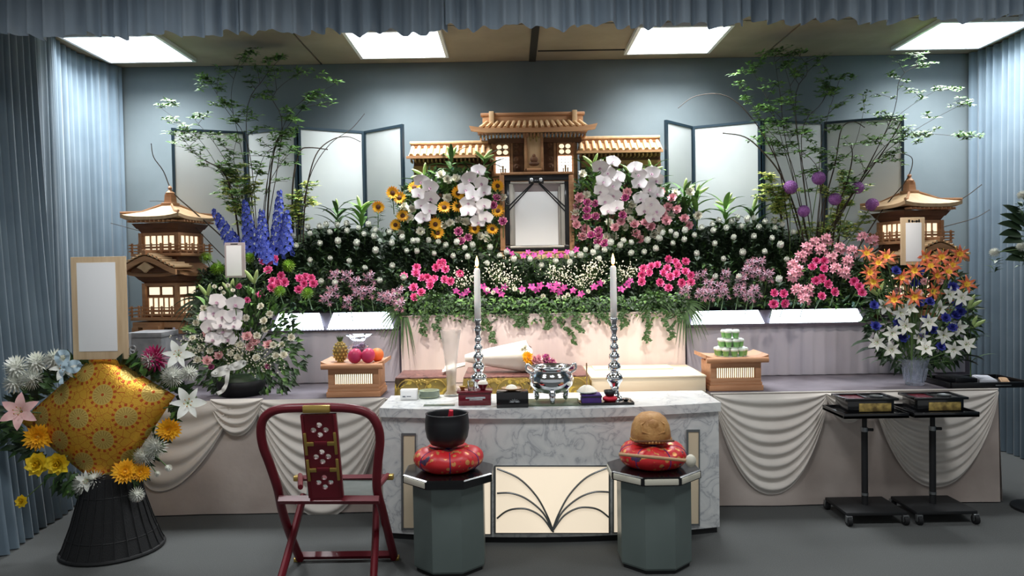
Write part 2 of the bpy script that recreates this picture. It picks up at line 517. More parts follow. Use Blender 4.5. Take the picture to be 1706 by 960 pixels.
# ================================================================ setting
YW, ZC = 6.3, 3.24
XL, XR = -3.42, 4.0
struct('floor', MB().box(-5, 5.6, -1.2, YW, -0.1, 0), 'carpet', 'grey carpet floor')
struct('wall_back', MB().box(XL, XR, YW, YW + .1, 0, ZC), 'wall', 'grey blue back wall')
struct('wall_left', MB().box(XL - .1, XL, 2.2, YW, 0, ZC), 'wall', 'grey blue side wall behind the left curtain')
struct('wall_right', MB().box(XR, XR + .1, 2.2, YW, 0, ZC), 'wall', 'grey blue side wall behind the right curtain')
ceil = struct('ceiling', MB().box(-5, 5.6, -1.2, YW + .1, ZC + .012, ZC + .12), 'ceiling_gap', 'beige panelled ceiling above the altar')
cx_edges = [-5.0, XL, at(100, 90, 6).x, at(520, 90, 6).x, at(888, 90, 6).x, at(1290, 90, 6).x, at(1700, 90, 6).x, 5.6]
cy_edges = [-1.2, 1.0, 3.2, 5.36, YW]
for i in range(len(cx_edges) - 1):
    for j in range(len(cy_edges) - 1):
        g = .008
        part('ceiling_panel', MB().box(cx_edges[i] + g, cx_edges[i + 1] - g, cy_edges[j] + g, cy_edges[j + 1] - g, ZC, ZC + .012), 'ceiling_board', ceil, ab=True)
xs = at(888, 90, 6).x
part('ceiling_slot', MB().box(xs - .025, xs + .03, 5.1, YW - .02, ZC - .012, ZC), 'ceiling_gap', ceil, ab=True)
part('ceiling_slot', MB().box(xs + .04, xs + .75, 6.0, 6.02, ZC - .006, ZC), 'ceiling_gap', ceil, ab=True)

def ceiling_light(x0, x1, y0, y1, label, m_, group=None):
    t = thing('ceiling_light', label, 'ceiling light', ((x0 + x1) / 2, (y0 + y1) / 2, ZC), group=group)
    f = .025
    fr = MB().box(x0 - f, x1 + f, y0 - f, y0, ZC - .03, ZC).box(x0 - f, x1 + f, y1, y1 + f, ZC - .03, ZC)
    fr.box(x0 - f, x0, y0, y1, ZC - .03, ZC).box(x1, x1 + f, y0, y1, ZC - .03, ZC)
    part('frame', fr, 'white_frame', t, ab=True)
    part('diffuser', MB().box(x0, x1, y0, y1, ZC - .022, ZC - .002), m_, t, ab=True)
    ld = bpy.data.lights.new('panel_light', 'AREA'); ld.shape = 'RECTANGLE'; ld.size = x1 - x0; ld.size_y = y1 - y0
    ld.energy = CEIL_POWER if m_ == 'lamp' else HALL_POWER; ld.spread = math.radians(125 if m_ == 'lamp' else 160)
    ld.color = (.96, .985, 1.0)
    lo_ = bpy.data.objects.new('panel_light', ld); COL.objects.link(lo_); lo_.parent = t; lo_.location = (0, 0, -.024)
for (px0, px1, py, lab) in ((185, 320, 98, 'square glowing ceiling light in front of the left curtain'),
                           (605, 742, 90, 'square glowing ceiling light left of the wooden shrine roof'),
                           (1045, 1178, 82, 'square glowing ceiling light right of the wooden shrine roof'),
                           (1492, 1630, 71, 'square glowing ceiling light in front of the right curtain')):
    a = at(px0, py, 6.04); b = at(px1, py, 6.04)
    ceiling_light(a.x, b.x, 5.4, 6.04, lab, 'lamp')
for k, x in enumerate((-1.7, 0.35, 2.4)):
    ceiling_light(x - .3, x + .3, 2.2, 2.8, 'square ceiling light over the hall floor, %s of three in that row' % ('leftmost', 'middle', 'rightmost')[k], 'hall_lamp')

def pleated(name, path, ztop, zbot, amp, wl, label, mname, nz=10, seed=1, parent=None, topf=0.45, group=None, cat='curtain', flare=0.0):
    r = random.Random(seed)
    P = [Vector((p[0], p[1], 0)) for p in smooth_path([(a, b, 0) for a, b in path], 8)]
    seg = [0]
    for i in range(len(P) - 1): seg.append(seg[-1] + (P[i + 1] - P[i]).length)
    tot = seg[-1]; n = int(tot / wl * 10)
    def pos(s):
        for i in range(len(seg) - 1):
            if s <= seg[i + 1] + 1e-9:
                k = (s - seg[i]) / max(1e-9, seg[i + 1] - seg[i])
                t = (P[i + 1] - P[i]).normalized()
                return P[i].lerp(P[i + 1], k), Vector((t.y, -t.x, 0))
        return P[-1], Vector((0, -1, 0))
    ph, p, am = [], 0.0, []
    w = 1.0; a_ = 1.0
    for i in range(n + 1):
        if i % 10 == 0: w = r.uniform(.7, 1.4); a_ = r.uniform(.55, 1.25)
        p += 2 * PI / 10 * w; ph.append(p); am.append(a_)
    am = [sum(am[max(0, i - 6):i + 7]) / len(am[max(0, i - 6):i + 7]) for i in range(n + 1)]
    vs = []
    for j in range(nz + 1):
        t = j / nz
        for i in range(n + 1):
            c, nr = pos(tot * i / n)
            zb = zbot(i / n) if callable(zbot) else zbot
            k = topf + (1 - topf) * t ** .6
            off = amp * am[i] * k * (math.sin(ph[i]) + .3 * math.sin(ph[i] * 2.13 + 1.3 + t))
            q = c + nr * (off + flare * t * t) + Vector((0, 0, ztop + (zb - ztop) * t))
            vs.append(q)
    W = n + 1
    mb = MB().add(vs, [(j * W + i, j * W + i + 1, (j + 1) * W + i + 1, (j + 1) * W + i) for j in range(nz) for i in range(n)])
    if parent is not None: return part(name, mb, mname, parent, smooth=True, ab=True)
    base = P[len(P) // 2] + Vector((0, 0, 0))
    mb.v = [v - base for v in mb.v]
    o = obj(name, mb.mesh(name, mname, True), loc=base)
    return tag(o, label, cat, group)

pleated('curtain', [(-3.0, 3.2), (-2.94, 3.9), (-2.98, 4.4), (-3.07, 4.87)], ZC - .01, 0.005, .036, .095, 'long blue grey pleated curtain at the far left, beside the gold diamond stand', 'curtain', seed=3, nz=14, flare=.15)
pleated('curtain', [(-3.08, 4.9), (-3.21, 5.3), (-3.31, 5.6), (-3.31, 5.95), (-3.2, 6.25)], ZC - .01, 0.005, .034, .095, 'blue grey pleated curtain in the left corner behind the lit pagoda lantern', 'curtain', seed=4, nz=14)
pleated('curtain', [(3.82, 6.25), (3.88, 5.98), (3.83, 5.45), (3.66, 5.12)], ZC - .01, 0.005, .034, .095, 'blue grey pleated curtain in the right corner behind the lily vase', 'curtain', seed=5, nz=14)
pleated('curtain', [(3.65, 5.1), (3.55, 4.7), (3.5, 4.2), (3.5, 3.4)], ZC - .01, 0.005, .036, .095, 'long blue grey pleated curtain at the far right edge of the picture', 'curtain', seed=6, nz=14)
YV = 3.9
for k, (pa, pb, pya, pyb, lab, sd) in enumerate(((-60, 398, 60, 57, 'gathered grey valance section over the left curtain', 11), (396, 745, 50, 52, 'gathered grey valance section left of the dark ceiling slot', 12),
                                               (743, 1240, 46, 40, 'gathered grey valance section above the shrine roof', 13), (1238, 1770, 34, 26, 'gathered grey valance section at the right end', 14))):
    A = at(pa, pya, YV); B = at(pb, pyb, YV)
    y0 = YV + .03 * (k % 2)
    pleated('valance_curtain', [(A.x, y0), ((A.x + B.x) / 2, y0 + .01), (B.x, y0)], ZC - .005,
            (lambda s, a=A.z, b=B.z, q=random.Random(sd).random(): a + (b - a) * s + .012 * math.sin(s * 23 + q * 9) + .008 * math.sin(s * 61)), .034, .09, lab, 'valance_cloth', seed=sd, nz=8, topf=.6)

def stage_spot(px, target, power, size, label):
    o = Vector((px, 4.12, ZC - .13)); t = thing('stage_spotlight', label, 'spotlight', (px, 4.12, ZC))
    q = track(-(Vector(target) - o)); M = Matrix.Translation(o) @ q.to_matrix().to_4x4()
    part('bracket', MB().rbox(px - .02, px + .02, 4.1, 4.14, ZC - .1, ZC, .003), 'black_matte', t, ab=True)
    part('can', MB().lathe([(0, .09), (.045, .09), (.055, .07), (.055, -.06), (.05, -.06), (.05, -.03), (0, -.03)], 20, cap=False, M=M), 'black_matte', t, ab=True)
    part('lens', MB().lathe([(0, -.035), (.049, -.032)], 20, cap=False, M=M), 'hall_lamp', t, ab=True)
    ld = bpy.data.lights.new('spot_light', 'SPOT'); ld.energy = power; ld.spot_size = math.radians(size); ld.spot_blend = .8; ld.shadow_soft_size = .045; ld.color = (1, .91, .82)
    lo_ = bpy.data.objects.new('spot_light', ld); COL.objects.link(lo_); lo_.parent = t
    lo_.location = o + (Vector(target) - o).normalized() * .065 - Vector((px, 4.12, ZC)); lo_.rotation_mode = 'QUATERNION'; lo_.rotation_quaternion = q
for x_, tg, pw, sz_, lb_ in ((-.75, (-.1, 5.2, 1.05), 1.0, 56, 'black stage spotlight behind the valance, second from left'), (1.15, (.5, 5.2, 1.05), 1.0, 56, 'black stage spotlight behind the valance, second from right'),
                        (-1.9, (-1.65, 5.25, 1.1), .4, 46, 'black stage spotlight behind the valance, leftmost'), (2.35, (2.15, 5.25, 1.1), .4, 46, 'black stage spotlight behind the valance, rightmost')):
    stage_spot(x_, tg, SPOT_POWER * pw, sz_, lb_)

# ================================================================ altar tiers and tables
TZ = .71
tA = thing('altar_tier', 'cloth covered stepped altar base under the flower bed', 'altar', (0.2, 5.8, 0))
part('lower_step', MB().rbox(-2.85, 3.3, 5.40, 6.2, 0, 1.085, .01), 'shelf_dark', tA, ab=True)
part('upper_step', MB().rbox(-2.45, 2.95, 5.86, 6.2, 1.085, 1.36, .01), 'shelf_dark', tA, ab=True)
rl = at(470, 600, 5.39); r0 = at(668, 600, 5.39); r1 = at(1142, 600, 5.39)
pleated('satin_drape', [(-2.7, 5.385), (-1.6, 5.38), (r0.x - .01, 5.385)], 1.08, TZ + .002, .006, .11, '', 'satin', seed=21, nz=6, parent=tA, topf=.5)
pleated('satin_drape', [(r1.x + .01, 5.385), (2.2, 5.38), (3.25, 5.385)], 1.08, TZ + .002, .006, .11, '', 'satin', seed=22, nz=6, parent=tA, topf=.5)
# centre plinth
cL, cR = at(668, 560, 5.27), at(1142, 560, 5.27); ctop = at(905, 523, 5.27).z
tC = thing('altar_plinth', 'pale pink satin covered plinth below the trailing ivy', 'altar plinth', ((cL.x + cR.x) / 2, 5.33, TZ))
part('body', MB().box(cL.x, cR.x, 5.285, 5.375, TZ, ctop - .004), 'pink_satin', tC, ab=True)
pleated('satin_front', [(cL.x, 5.278), (.2, 5.274), (cR.x, 5.278)], ctop - .002, TZ + .002, .004, .16, '', 'pink_satin', seed=23, nz=6, parent=tC)
part('top', MB().rbox(cL.x - .005, cR.x + .005, 5.268, 5.378, ctop - .004, ctop, .0015), 'pink_satin', tC, ab=True)

def swag(px, py, hw, drop, Y, nf=6, gather=.9, lean=0.0):
    mb = MB(); c = at(px, py, Y); s = Y / FPX
    H, D = hw * s, drop * s
    def fn(u, v):
        u = u * 2 - 1
        x = c.x + H * u + lean * v * (1 - u * u) * H
        q = (1 - abs(u) ** 2.2)
        z = c.z - D * (v ** .9) * q ** .85 - .012 * v * (1 - q)
        f = .5 + .5 * math.sin(2 * PI * nf * v - 1.2)
        y = Y - .006 - (.006 + .026 * f) * (q ** .5) - .01 * v
        return (x, y, z)
    mb.grid(fn, 26, nf * 8)
    return mb
def draped_table(label, X0, X1, Y0, Y1, swags, seed, endright=False):
    t = thing('draped_table', label, 'table', ((X0 + X1) / 2, (Y0 + Y1) / 2, 0))
    part('table_top', MB().rbox(X0, X1, Y0, Y1, TZ - .03, TZ, .006), 'cloth_top', t, ab=True)
    r = random.Random(seed)
    k1, k2 = r.uniform(0, 6), r.uniform(0, 6)
    def fn(u, v):
        x = X0 + (X1 - X0) * u
        return (x, Y0 - .004 - .012 * v * (1 + .6 * math.sin(x * 5 + k1) + .3 * math.sin(x * 13 + k2)), TZ - .001 - (TZ - .008) * v)
    part('cloth_front', MB().grid(fn, 80, 10), 'cloth_front', t, smooth=True, ab=True)
    part('cloth_hem', MB().tube([fn(i / 60, 0.0) for i in range(61)], .006, 6), 'swag_cloth', t, ab=True)
    for s_, x in ((-1, X0), (1, X1)):
        def fe(u, v, s_=s_, x=x): return (x + s_ * (.003 + .02 * v * (1 + .4 * math.sin(u * 12))), Y0 + (Y1 - Y0) * u - .012 * v * (1 - u), TZ - .001 - (TZ - .008) * v)
        part('cloth_side', MB().grid(fe, 12, 8), 'cloth_front', t, smooth=True, ab=True)
    for a in swags: part('swag', swag(*a), 'swag_cloth', t, smooth=True, ab=True)
    return t
tl0 = at(185, 760, 4.66).x; tl1 = at(652, 700, 4.66).x
draped_table('long table with white swagged cloth behind the red folding chair', tl0, tl1, 4.66, 5.37,
             [(310, 668, 84, 150, 4.65, 4, .9, -.55), (395, 664, 44, 62, 4.65, 4), (535, 664, 108, 200, 4.65, 8)], 1)
tr0 = at(1184, 700, 4.66).x; tr1 = at(1662, 700, 4.66).x
draped_table('long table with white swagged cloth behind the two black trolleys', tr0, tr1, 4.66, 5.37,
             [(1283, 656, 96, 168, 4.65, 8), (1412, 654, 38, 50, 4.65, 4), (1556, 652, 106, 160, 4.65, 8)], 2)
tm = thing('draped_table', 'grey cloth covered table under the brocade boxes, behind the marble altar', 'table', (.2, 4.95, 0))
part('body', MB().rbox(tl1 + .06, tr0 - .06, 4.63, 5.26, 0, TZ, .006), 'cloth_front', tm, ab=True)

def shelf_lamp(pa, pb, pyt, pyb, label):
    Y = 5.375
    a, b = at(pa, pyt, Y), at(pb, pyt, Y); zb = at((pa + pb) / 2, pyb, Y).z; zt = (a.z + b.z) / 2
    t = thing('shelf_lamp', label, 'lamp', ((a.x + b.x) / 2, Y + .03, 1.085))
    part('housing', MB().box(a.x - .02, b.x + .02, Y + .045, Y + .07, 1.087, zt).box(a.x - .03, b.x + .03, Y - .02, Y + .045, 1.087, zb - .004), 'shelf_dark', t, ab=True)
    mid = a.x + (b.x - a.x) * .44
    for x0, x1 in ((a.x, mid - .012), (mid + .012, b.x)):
        part('lamp_panel', MB().add([(x0 + .04, Y + .045, zt), (x1 - .04, Y + .045, zt), (x1, Y, zb + .002), (x0, Y, zb + .002), (x0 + .04, Y + .05, zt), (x1 - .04, Y + .05, zt), (x1, Y + .006, zb), (x0, Y + .006, zb)],
                                    [(3, 2, 1, 0), (4, 5, 6, 7), (0, 1, 5, 4), (2, 3, 7, 6), (1, 2, 6, 5), (3, 0, 4, 7)]), 'strip_lamp', t, ab=True)
    g = MB(); n = int((b.x - a.x) / .022)
    for i in range(n):
        x = a.x + (b.x - a.x) * i / n
        g.box(x, x + .004, Y - .012, Y - .006, zb - .004, zb + .02)
    part('grille', g, 'shelf_dark', t, ab=True, kind='stuff')
shelf_lamp(452, 655, 522, 549, 'glowing strip lamp under the flowers above the fruit')
shelf_lamp(1150, 1442, 517, 543, 'glowing strip lamp under the flowers above the green jelly tower')

# ================================================================ folding screens
def folding_screen(label, pts, zt):
    P = []
    for px, py, Y in pts:
        a = at(px, py, Y); P.append(Vector((a.x, Y, 0)))
    c = sum(P, Vector()) / len(P)
    t = thing('folding_screen', label, 'folding screen', (c.x, c.y, 1.36))
    zb = 1.362
    for i in range(len(P) - 1):
        a, b = P[i], P[i + 1]; d = (b - a); L = d.length; d.normalize(); nrm = Vector((d.y, -d.x, 0))
        M = Matrix((d, -nrm, Vector((0, 0, 1)))).transposed().to_4x4(); M.translation = a
        g = .004
        p = part('panel', MB().box(g + .02, L - g - .02, -.006, .006, zb + .02, zt - .02, M=M), 'screen_paper', t, ab=True)
        f = MB().box(g, g + .022, -.012, .012, zb, zt, M=M).box(L - g - .022, L - g, -.012, .012, zb, zt, M=M)
        f.box(g + .022, L - g - .022, -.012, .012, zb, zb + .02, M=M).box(g + .022, L - g - .022, -.012, .012, zt - .02, zt, M=M)
        part('panel_frame', f, 'screen_frame', p, ab=True)
folding_screen('grey folding screen with dark frame behind the blue delphiniums', [(284, 213, 5.92), (410, 222, 6.14), (495, 212, 5.95), (607, 222, 6.2), (672, 207, 5.92)], at(495, 211, 5.95).z)
folding_screen('grey folding screen with dark frame behind the purple alliums', [(1108, 199, 5.9), (1153, 214, 6.2), (1268, 200, 5.97), (1372, 204, 6.1), (1507, 190, 5.88)], at(1268, 200, 5.97).z)

# ================================================================ shrine
S = 6.0 / FPX
def sz(py): return at(888, py, 6.0).z
cx = at(888, 300, 6.0).x
sh = thing('wooden_shrine', 'carved wooden altar shrine with tiled gate roof and glowing windows behind the portrait', 'shrine', (cx, 6.02, 1.36))
def X(px): return cx + (px - 888) * S
part('base', MB().box(X(690), X(1098), 5.97, 6.12, 1.36, sz(330)), 'wood_dark', sh, ab=True)
part('body', MB().box(X(822), X(962), 5.98, 6.12, sz(330), sz(230)), 'wood', sh, ab=True)
for pa in (826, 929):
    x0, x1 = X(pa - 2), X(pa + 25)
    part('post', MB().box(x0 - .02, x0 - .004, 5.955, 5.98, sz(330), sz(232)), 'wood', sh, ab=True)
    part('post', MB().box(x1 + .004, x1 + .02, 5.955, 5.98, sz(330), sz(232)), 'wood', sh, ab=True)
    w = part('window', MB().box(X(pa + 1), X(pa + 23), 5.965, 5.979, sz(288), sz(262)), 'shrine_lamp', sh, ab=True)
    lt = MB()
    for i in range(1, 4):
        xx = X(pa + 1 + i * 5.5); lt.box(xx - .0015, xx + .0015, 5.96, 5.965, sz(288), sz(262))
    for i in range(1, 5):
        zz = sz(288 - i * 5.2); lt.box(X(pa + 1), X(pa + 23), 5.96, 5.965, zz - .0015, zz + .0015)
    lt.box(X(pa + 11), X(pa + 14), 5.957, 5.965, sz(288), sz(277)).box(X(pa + 8), X(pa + 10), 5.957, 5.965, sz(288), sz(282)).box(X(pa + 15), X(pa + 17), 5.957, 5.965, sz(288), sz(281))
    part('lattice', lt, 'wood_light', w, ab=True)
    xm, zm = X(pa + 12), sz(250)
    lob = [[(xm + sx * (.004 + .023 * (1 + math.cos(a)) * .92), zm + sz_ * (.002 + .02 * (1 + math.sin(a)) * .95)) for a in [k * PI / 6 for k in range(12)]] for sx in (-1, 1) for sz_ in (-1, 1)]
    rect = [(xm - .055, zm - .05), (xm + .055, zm - .05), (xm + .055, zm + .05), (xm - .055, zm + .05)]
    b_ = plate(rect, lob, 5.962, 5.972)
    bp_ = part('butterfly_panel', b_, 'wood', sh, ab=True)
    part('lamp_panel', MB().box(xm - .05, xm + .05, 5.974, 5.979, zm - .046, zm + .046), 'lantern', bp_, ab=True)
# carved panels between
for pa, pb in ((850, 872), (906, 928)):
    c_ = MB().box(X(pa), X(pb), 5.96, 5.98, sz(288), sz(236))
    part('carved_panel', c_, 'wood_dark', sh, ab=True)
    for k in range(4):
        part('carved_scroll', MB().lathe([(.004, 0), (.022, .004), (.026, .012), (.012, .018), (0, .014)], 10, M=Matrix.Translation((X((pa + pb) / 2), 5.96, sz(243 + k * 12))) @ Matrix.Rotation(PI / 2, 4, 'X')), 'wood_dark', sh, ab=True)
# hanging plaque
pl = part('plaque', MB().rbox(X(876), X(903), 5.9, 5.925, sz(287), sz(217), .005), 'wood_light', sh, ab=True)
fr = MB()
for a, b, c, d in ((874, 878, 288, 216), (901, 905, 288, 216)): fr.rbox(X(a), X(b), 5.888, 5.93, sz(c), sz(d), .004)
fr.rbox(X(874), X(905), 5.888, 5.93, sz(221), sz(216), .003).rbox(X(874), X(905), 5.888, 5.93, sz(288), sz(284), .003)
part('plaque_frame', fr, 'wood', pl, ab=True)
lt = MB()
for k, (a, z0, z1) in enumerate(((884, 240, 225), (889, 236, 224), (894, 240, 225), (898, 234, 226))): lt.rbox(X(a) - .006, X(a) + .006, 5.892, 5.9, sz(z0), sz(z1), .003)
part('carved_letters', lt, 'gold_paint', pl, ab=True)
fg = MB().ball((X(889.5), 5.898, sz(263)), (.014, .008, .016)).ball((X(889.5), 5.898, sz(269)), (.03, .01, .028)).ball((X(889.5), 5.898, sz(276)), (.042, .012, .018))
part('carved_seated_figure', fg, 'wood_dark', pl, ab=True)
part('cross_beam', MB().box(X(815), X(968), 5.93, 5.98, sz(240), sz(233)), 'wood_dark', sh, ab=True)
# main roof
roof = MB().add([(X(797), 5.86, sz(219)), (X(980), 5.86, sz(219)), (X(970), 5.99, sz(204)), (X(810), 5.99, sz(204)), (X(970), 6.03, sz(204)), (X(810), 6.03, sz(204)), (X(797), 6.14, sz(219)), (X(980), 6.14, sz(219))],
               [(0, 1, 2, 3), (3, 2, 4, 5), (5, 4, 7, 6), (0, 3, 5, 6), (1, 7, 4, 2), (0, 6, 7, 1)])
rf = part('roof', roof, 'wood', sh, ab=True)
n = 18
for i in range(n):
    u = i / (n - 1)
    a = Vector((X(803 + 172 * u), 5.853, sz(217))); b = Vector((X(813 + 153 * u), 5.985, sz(203)))
    part('roof_tile', MB().tube([a, b], .0125, 8), 'wood_light', rf, ab=True)
e = MB().prism([(X(785), sz(214)), (X(788), sz(222)), (X(810), sz(225.5)), (X(888), sz(226)), (X(966), sz(225.5)), (X(989), sz(222)), (X(993), sz(213)), (X(966), sz(218)), (X(888), sz(219)), (X(810), sz(218))], 5.845, 5.875)
part('eave_board', e, 'wood', sh, ab=True)
for i in range(30):
    x = X(803 + 170 * i / 29)
    part('rafter_end', MB().box(x - .006, x + .006, 5.87, 6.0, sz(232.5), sz(226.5)), 'wood', sh, ab=True)
part('ridge', MB().rbox(X(806), X(972), 5.985, 6.035, sz(205), sz(192), .004), 'wood', rf, ab=True)
part('ridge_cap', MB().rbox(X(803), X(975), 5.975, 6.045, sz(193), sz(188), .004), 'wood', rf, ab=True)
for a in (817, 954): part('ridge_block', MB().rbox(X(a), X(a + 8), 5.955, 5.985, sz(212), sz(186), .004), 'wood_light', rf, ab=True)
# side wings
for (pa, pb, dy) in ((685, 822, 2), (962, 1099, -2)):
    wng = part('wing_roof', MB().add([(X(pa), 5.88, sz(258 + dy)), (X(pb), 5.88, sz(258 + dy)), (X(pb), 6.0, sz(241 + dy)), (X(pa + 4), 6.0, sz(241 + dy)), (X(pa), 6.1, sz(258 + dy)), (X(pb), 6.1, sz(258 + dy))],
                                     [(0, 1, 2, 3), (3, 2, 5, 4), (0, 3, 4), (1, 5, 2), (0, 4, 5, 1)]), 'wood', sh, ab=True)
    nt_ = 13
    for i in range(nt_):
        x = X(pa + 5 + (pb - pa - 10) * i / (nt_ - 1))
        part('roof_tile', MB().tube([(x, 5.872, sz(257.5 + dy)), (x, 5.995, sz(240 + dy))], .015, 8), 'wood_light', wng, ab=True)
    part('ridge', MB().rbox(X(pa + 2), X(pb), 5.985, 6.03, sz(242 + dy), sz(236 + dy), .003), 'wood', wng, ab=True)
    part('ridge_cap', MB().rbox(X(pa), X(pb), 5.975, 6.04, sz(236 + dy), sz(231.5 + dy), .003), 'wood_light', wng, ab=True)
    part('eave_board', MB().box(X(pa - 3), X(pb), 5.866, 5.885, sz(263 + dy), sz(259 + dy)), 'wood', wng, ab=True)
    for i in range(20):
        x = X(pa + 4 + (pb - pa - 8) * i / 19)
        part('rafter_end', MB().box(x - .005, x + .005, 5.89, 5.99, sz(268 + dy), sz(263.5 + dy)), 'wood', wng, ab=True)
    part('wing_wall', MB().box(X(pa + 6), X(pb), 5.98, 6.1, sz(330), sz(258 + dy)), 'wood_dark', sh, ab=True)
    for i in range(3):
        x = X(pa + 20 + i * 38)
        w = part('window', MB().box(x, x + .09, 5.97, 5.98, sz(320), sz(286 + dy)), 'cream_shade', sh, ab=True)
        part('lattice', MB().box(x + .043, x + .047, 5.963, 5.97, sz(320), sz(286 + dy)).box(x, x + .09, 5.963, 5.97, sz(303), sz(302)), 'wood', w, ab=True)
    part('wing_beam', MB().box(X(pa + 6), X(pb), 5.955, 5.98, sz(283 + dy), sz(273 + dy)), 'wood', sh, ab=True)

# ================================================================ portrait
YP = 5.70
def prt(px, py): return at(px, py, YP)
pc = prt(895, 420)
pt = thing('memorial_portrait', 'black and silver portrait frame with ribbon and blank white picture', 'picture frame', (pc.x, YP, pc.z))
def R(mb, px0, px1, py0, py1, y0, y1, r=.004):
    a = at(px0, py1, YP); b = at(px1, py0, YP)
    return mb.rbox(a.x, b.x, y0, y1, a.z, b.z, r)
def ringf(px0, px1, py0, py1, w, y0, y1, r=.003):
    mb = MB(); R(mb, px0, px1, py0, py0 + w, y0, y1, r); R(mb, px0, px1, py1 - w, py1, y0, y1, r)
    R(mb, px0, px0 + w, py0 + w, py1 - w, y0, y1, r); R(mb, px1 - w, px1, py0 + w, py1 - w, y0, y1, r)
    return mb
part('outer_frame', ringf(834, 955, 286, 424, 6, YP - .02, YP + .03), 'wood', pt, ab=True)
part('frame', ringf(840, 949, 291, 419, 11, YP - .012, YP + .02), 'black_frame', pt, ab=True)
part('silver_frame', ringf(850, 940, 302, 414, 5, YP - .018, YP + .02), 'silver_frame', pt, ab=True)
part('mat_board', R(MB(), 853, 937, 305, 412, YP + .0, YP + .015, .001), 'mauve_board', pt, ab=True)
part('inner_line', ringf(855.5, 933, 309, 411, 1.6, YP - .006, YP + .002, .001), 'silver_frame', pt, ab=True)
part('picture', R(MB(), 859, 929, 319, 409.5, YP - .008, YP + .002, .0008), 'paper', pt, ab=True)
rb = MB()
k = prt(893, 303)
for sx in (-1, 1):
    rb.add([k + Vector((0, -.03, .012)), k + Vector((0, -.03, -.012)), k + Vector((sx * .055, -.034, -.02)), k + Vector((sx * .06, -.03, .02)), k + Vector((sx * .03, -.045, .0))],
           [(0, 1, 4), (1, 2, 4), (2, 3, 4), (3, 0, 4)])
rb.ball((k.x, k.y - .03, k.z), (.014, .012, .014))
for (pa, ya, pb, yb) in ((889, 304, 847, 345), (897, 304, 941, 345), (889, 306, 847, 352), (897, 306, 941, 352)):
    a, b = prt(pa, ya), prt(pb, yb); a.y = b.y = YP - .024
    w_ = Vector((0, 0, .007)); rb.add([a - w_, a + w_, b + w_, b - w_], [(0, 1, 2, 3)])
part('ribbon', rb, 'ribbon_black', pt, ab=True)
for s_ in (-1, 1): part('ribbon_knot', MB().ball((k.x + s_ * .035, k.y - .045, k.z + .01), (.012, .008, .014)), 'silver_ribbon', pt, ab=True)
ps = thing('portrait_stand', 'low pale wood stand under the portrait frame', 'stand', (pc.x, YP + .05, 1.2))
a, b = prt(830, 436), prt(960, 424.2)
part('platform', MB().rbox(a.x, b.x, YP - .05, YP + .1, a.z, pc.z - .019, .004), 'wood_light', ps, ab=True)
part('support', MB().box(a.x + .05, b.x - .05, YP - .0, YP + .09, 1.086, a.z), 'wood_dark', ps, ab=True)

